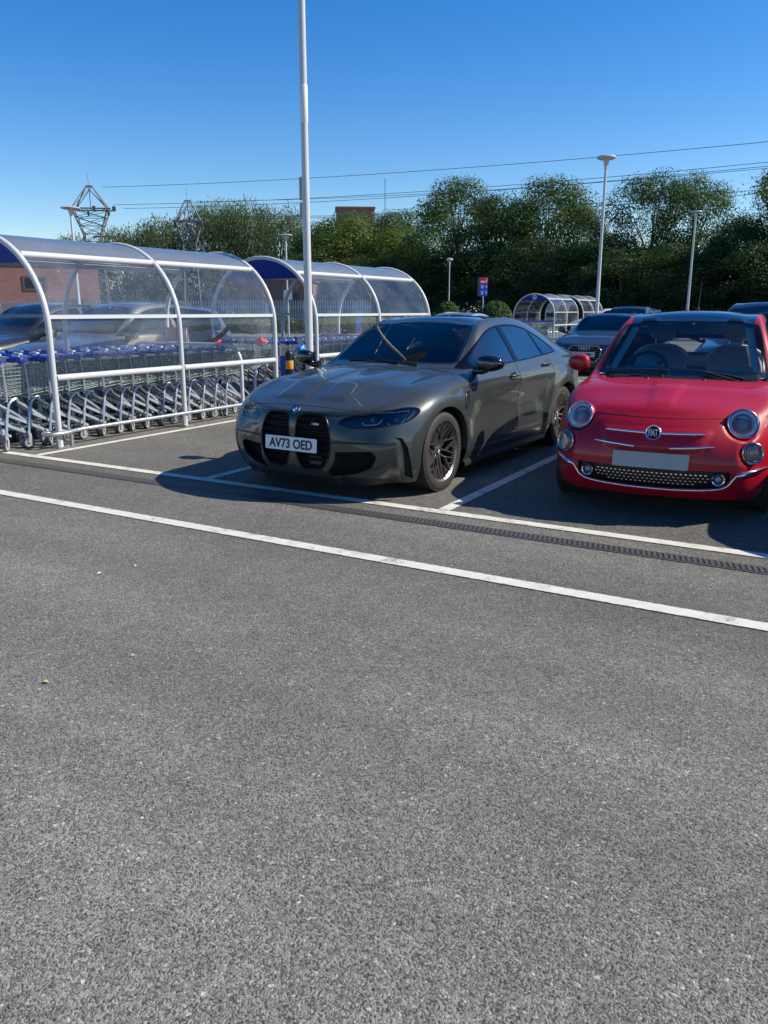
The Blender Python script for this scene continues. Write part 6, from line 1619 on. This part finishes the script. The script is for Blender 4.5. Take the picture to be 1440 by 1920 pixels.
# --- tall family hatch / SUV prototype and plain saloon prototype, copied with other paints
def proto(me, dlo, ws, rw, axles, half, ws_rear, roofrail=None):
    B = CarBody(me); out = {}
    for ax in 'LR':
        for (wx, zc_, r) in axles: B.cut('arch', arch_poly(wx, zc_, r, .05, 20), AX[ax], pmin=.4)
        B.cut('dlo', dlo, AX[ax], dmin=.05); g = inset(dlo, .016); xs = [p[0] for p in dlo]; mid = lerp(min(xs), max(xs), .50)
        B.cut('glass', clipx(g, mid+.04, 9), AX[ax], only=('dlo',), dmin=.05); B.cut('glass', clipx(g, -9, mid-.04), AX[ax], only=('dlo',), dmin=.05)
    B.cut('ws', ws, AX['T']); B.cut('rw', rw, AX['T'])
    B.cut('hl', [(.42,.60),(.80,.66),(.80,.76),(.42,.70)], AX['F'], pmin=.25); B.cut('hl', [(-.42,.60),(-.80,.66),(-.80,.76),(-.42,.70)], AX['F'], pmin=.25)
    B.cut('mouth', [(-.40,.30),(.40,.30),(.46,.60),(-.46,.60)], AX['F'], pmin=.3); B.cut('tl', [(.45,.80),(.95,.80),(.95,.92),(.45,.92)], AX['B'], pmin=.3); B.cut('tl', [(-.45,.80),(-.95,.80),(-.95,.92),(-.45,.92)], AX['B'], pmin=.3)
    for k in ('body','dlo','glass','ws','rw','hl','tl'): out[k] = B.region_mesh([k], {'dlo':'window_trim','glass':'side_window','ws':'windscreen','rw':'rear_window','hl':'headlight','tl':'tail_light'}.get(k, k), trim_black, .0)
    m = B.recess('mouth', .03, (-1,0,0)); out['mouth'] = m.mesh('grille'); out['_B'] = B
    return out
def place(pr, u, v, yaw, name, label, pm, axles, half, r=.33, group=None, silver=False):
    c = car_root(u, v, yaw, name, label, group)
    for k, nm, mt in (('body','body',pm),('dlo','window_trim',trim_black),('glass','side_window',darkg),('ws','windscreen',darkg),('rw','rear_window',darkg),('hl','headlight',mat('lamp_clear', (.6,.63,.66), .08, metal=.6, coat=1)),('tl','tail_light',mat('tail_red', (.30,.01,.012), .12, coat=1)),('mouth','grille',deep_black)):
        me = pr[k].copy(); me.materials.clear(); me.materials.append(mt); link(nm, me, c)
    underside(c, pr['_B'], [(wx, rr, rr) for wx, zc_, rr in axles], r+.03, half-.02, .55, axles[-1][0]-.75, .22, trim_black)
    for sy in (1, -1):
        for wx, zc_, rr in axles: wheel(c, (wx, sy*(half-.13), r), r, r*.66, .22, sy, alloy, five_spokes)
        mirror(c, (-.72*(1 if silver is not None else 1), sy*(half-.06), 1.02), (-.68, sy*(half+.10), 1.10), sy, (.08,.11,.075), pm, trim_black)
    return c
axS = [(0,.345,.37),(-2.857,.345,.37)]
salp = proto(saloon_cage(), DLO, WSC, BLT, axS, .94, None)
def tallfn(p):
    x, y, z = p; z2 = z if z < .55 else .55+(z-.55)*1.22     # taller body and glasshouse with a raised tail
    if x < -1.4 and z > 1.0:
        t = smooth01((-1.4-x)/2.3); hgt = smooth01((z-.98)/.12); z2 += t*hgt*(1.62-z2)*.80
    return (x*.92, y*.965, z2)
tl_me = scaled(base_saloon, 1, 1, 1, fn=tallfn)
TD_ = [(-.60,1.075,0),(-1.0,1.33),(-1.30,1.48),(-1.7,1.545),(-2.3,1.54),(-2.9,1.47),(-3.15,1.30),(-3.10,1.13,0),(-1.6,1.085)]
TDLO = spline(TD_, 4)
axT = [(0,.36,.38),(-2.63,.36,.38)]
tallp = proto(tl_me, TDLO, [(x*.92, y*.965) for x, y in WSC], [(-3.28,.45),(-3.52,.52),(-3.52,-.52),(-3.28,-.45)], axT, .905, None)
pal_ = lambda n, c, m=.4: paint(n, c, m, .36)
place(tallp, -11.25, 8.75, 0, 'parked_suv', 'tall grey beige car seen through the curved sides of the near shelter', pal_('taupe_paint', (.16,.145,.125)), axT, .905, .35)
place(salp, -11.1, 6.35, R(180), 'parked_saloon', 'white car whose bonnet tip shows behind the near trolleys at far left', pal_('white_paint', (.62,.63,.64), 0), axS, .94)
place(tallp, -13.7, 8.9, 0, 'parked_suv', 'black tall car glimpsed at left through the near shelter, beyond the grey beige one', pal_('black_paint', (.012,.012,.014), .2), axT, .905, .35)
place(salp, -13.8, 13.4, R(180), 'parked_saloon', 'dark saloon glimpsed between the two near shelters', pal_('black_paint', (.012,.012,.014), .2), axS, .94)
place(salp, -10.4, 20.6, 0, 'parked_saloon', 'silver car showing only its roof above the grey saloon', pal_('silver_paint', (.45,.46,.48), .8), axS, .94)
place(tallp, -6.75, 26.6, 0, 'parked_suv', 'black tall estate with roof rails right behind the charcoal car', pal_('black_paint', (.012,.012,.014), .2), axT, .905, .35)
place(tallp, -1.28, 13.2, 0, 'parked_suv', 'dark people carrier showing only its roof behind the red hatchback', pal_('navy_paint', (.014,.016,.024), .3), axT, .905, .35)
place(tallp, 1.02, 6.3, R(-1), 'parked_suv', 'black tall car in the bay right of the red hatchback', pal_('black_paint', (.012,.012,.014), .2), axT, .905, .35)
b = at(735, 604, 40, 0); place(salp, b.x+1.2, b.y, R(-62), 'parked_saloon', 'small white car seen side on through the second shelter', pal_('white_paint', (.62,.63,.64), 0), axS, .94)
b = at(1090, 605, 52, 0); place(tallp, b.x, b.y, R(-60), 'parked_suv', 'white tall car partly seen through the far shelter', pal_('white_paint', (.62,.63,.64), 0), axT, .905, .35)
for sy in (1, -1):
    pass
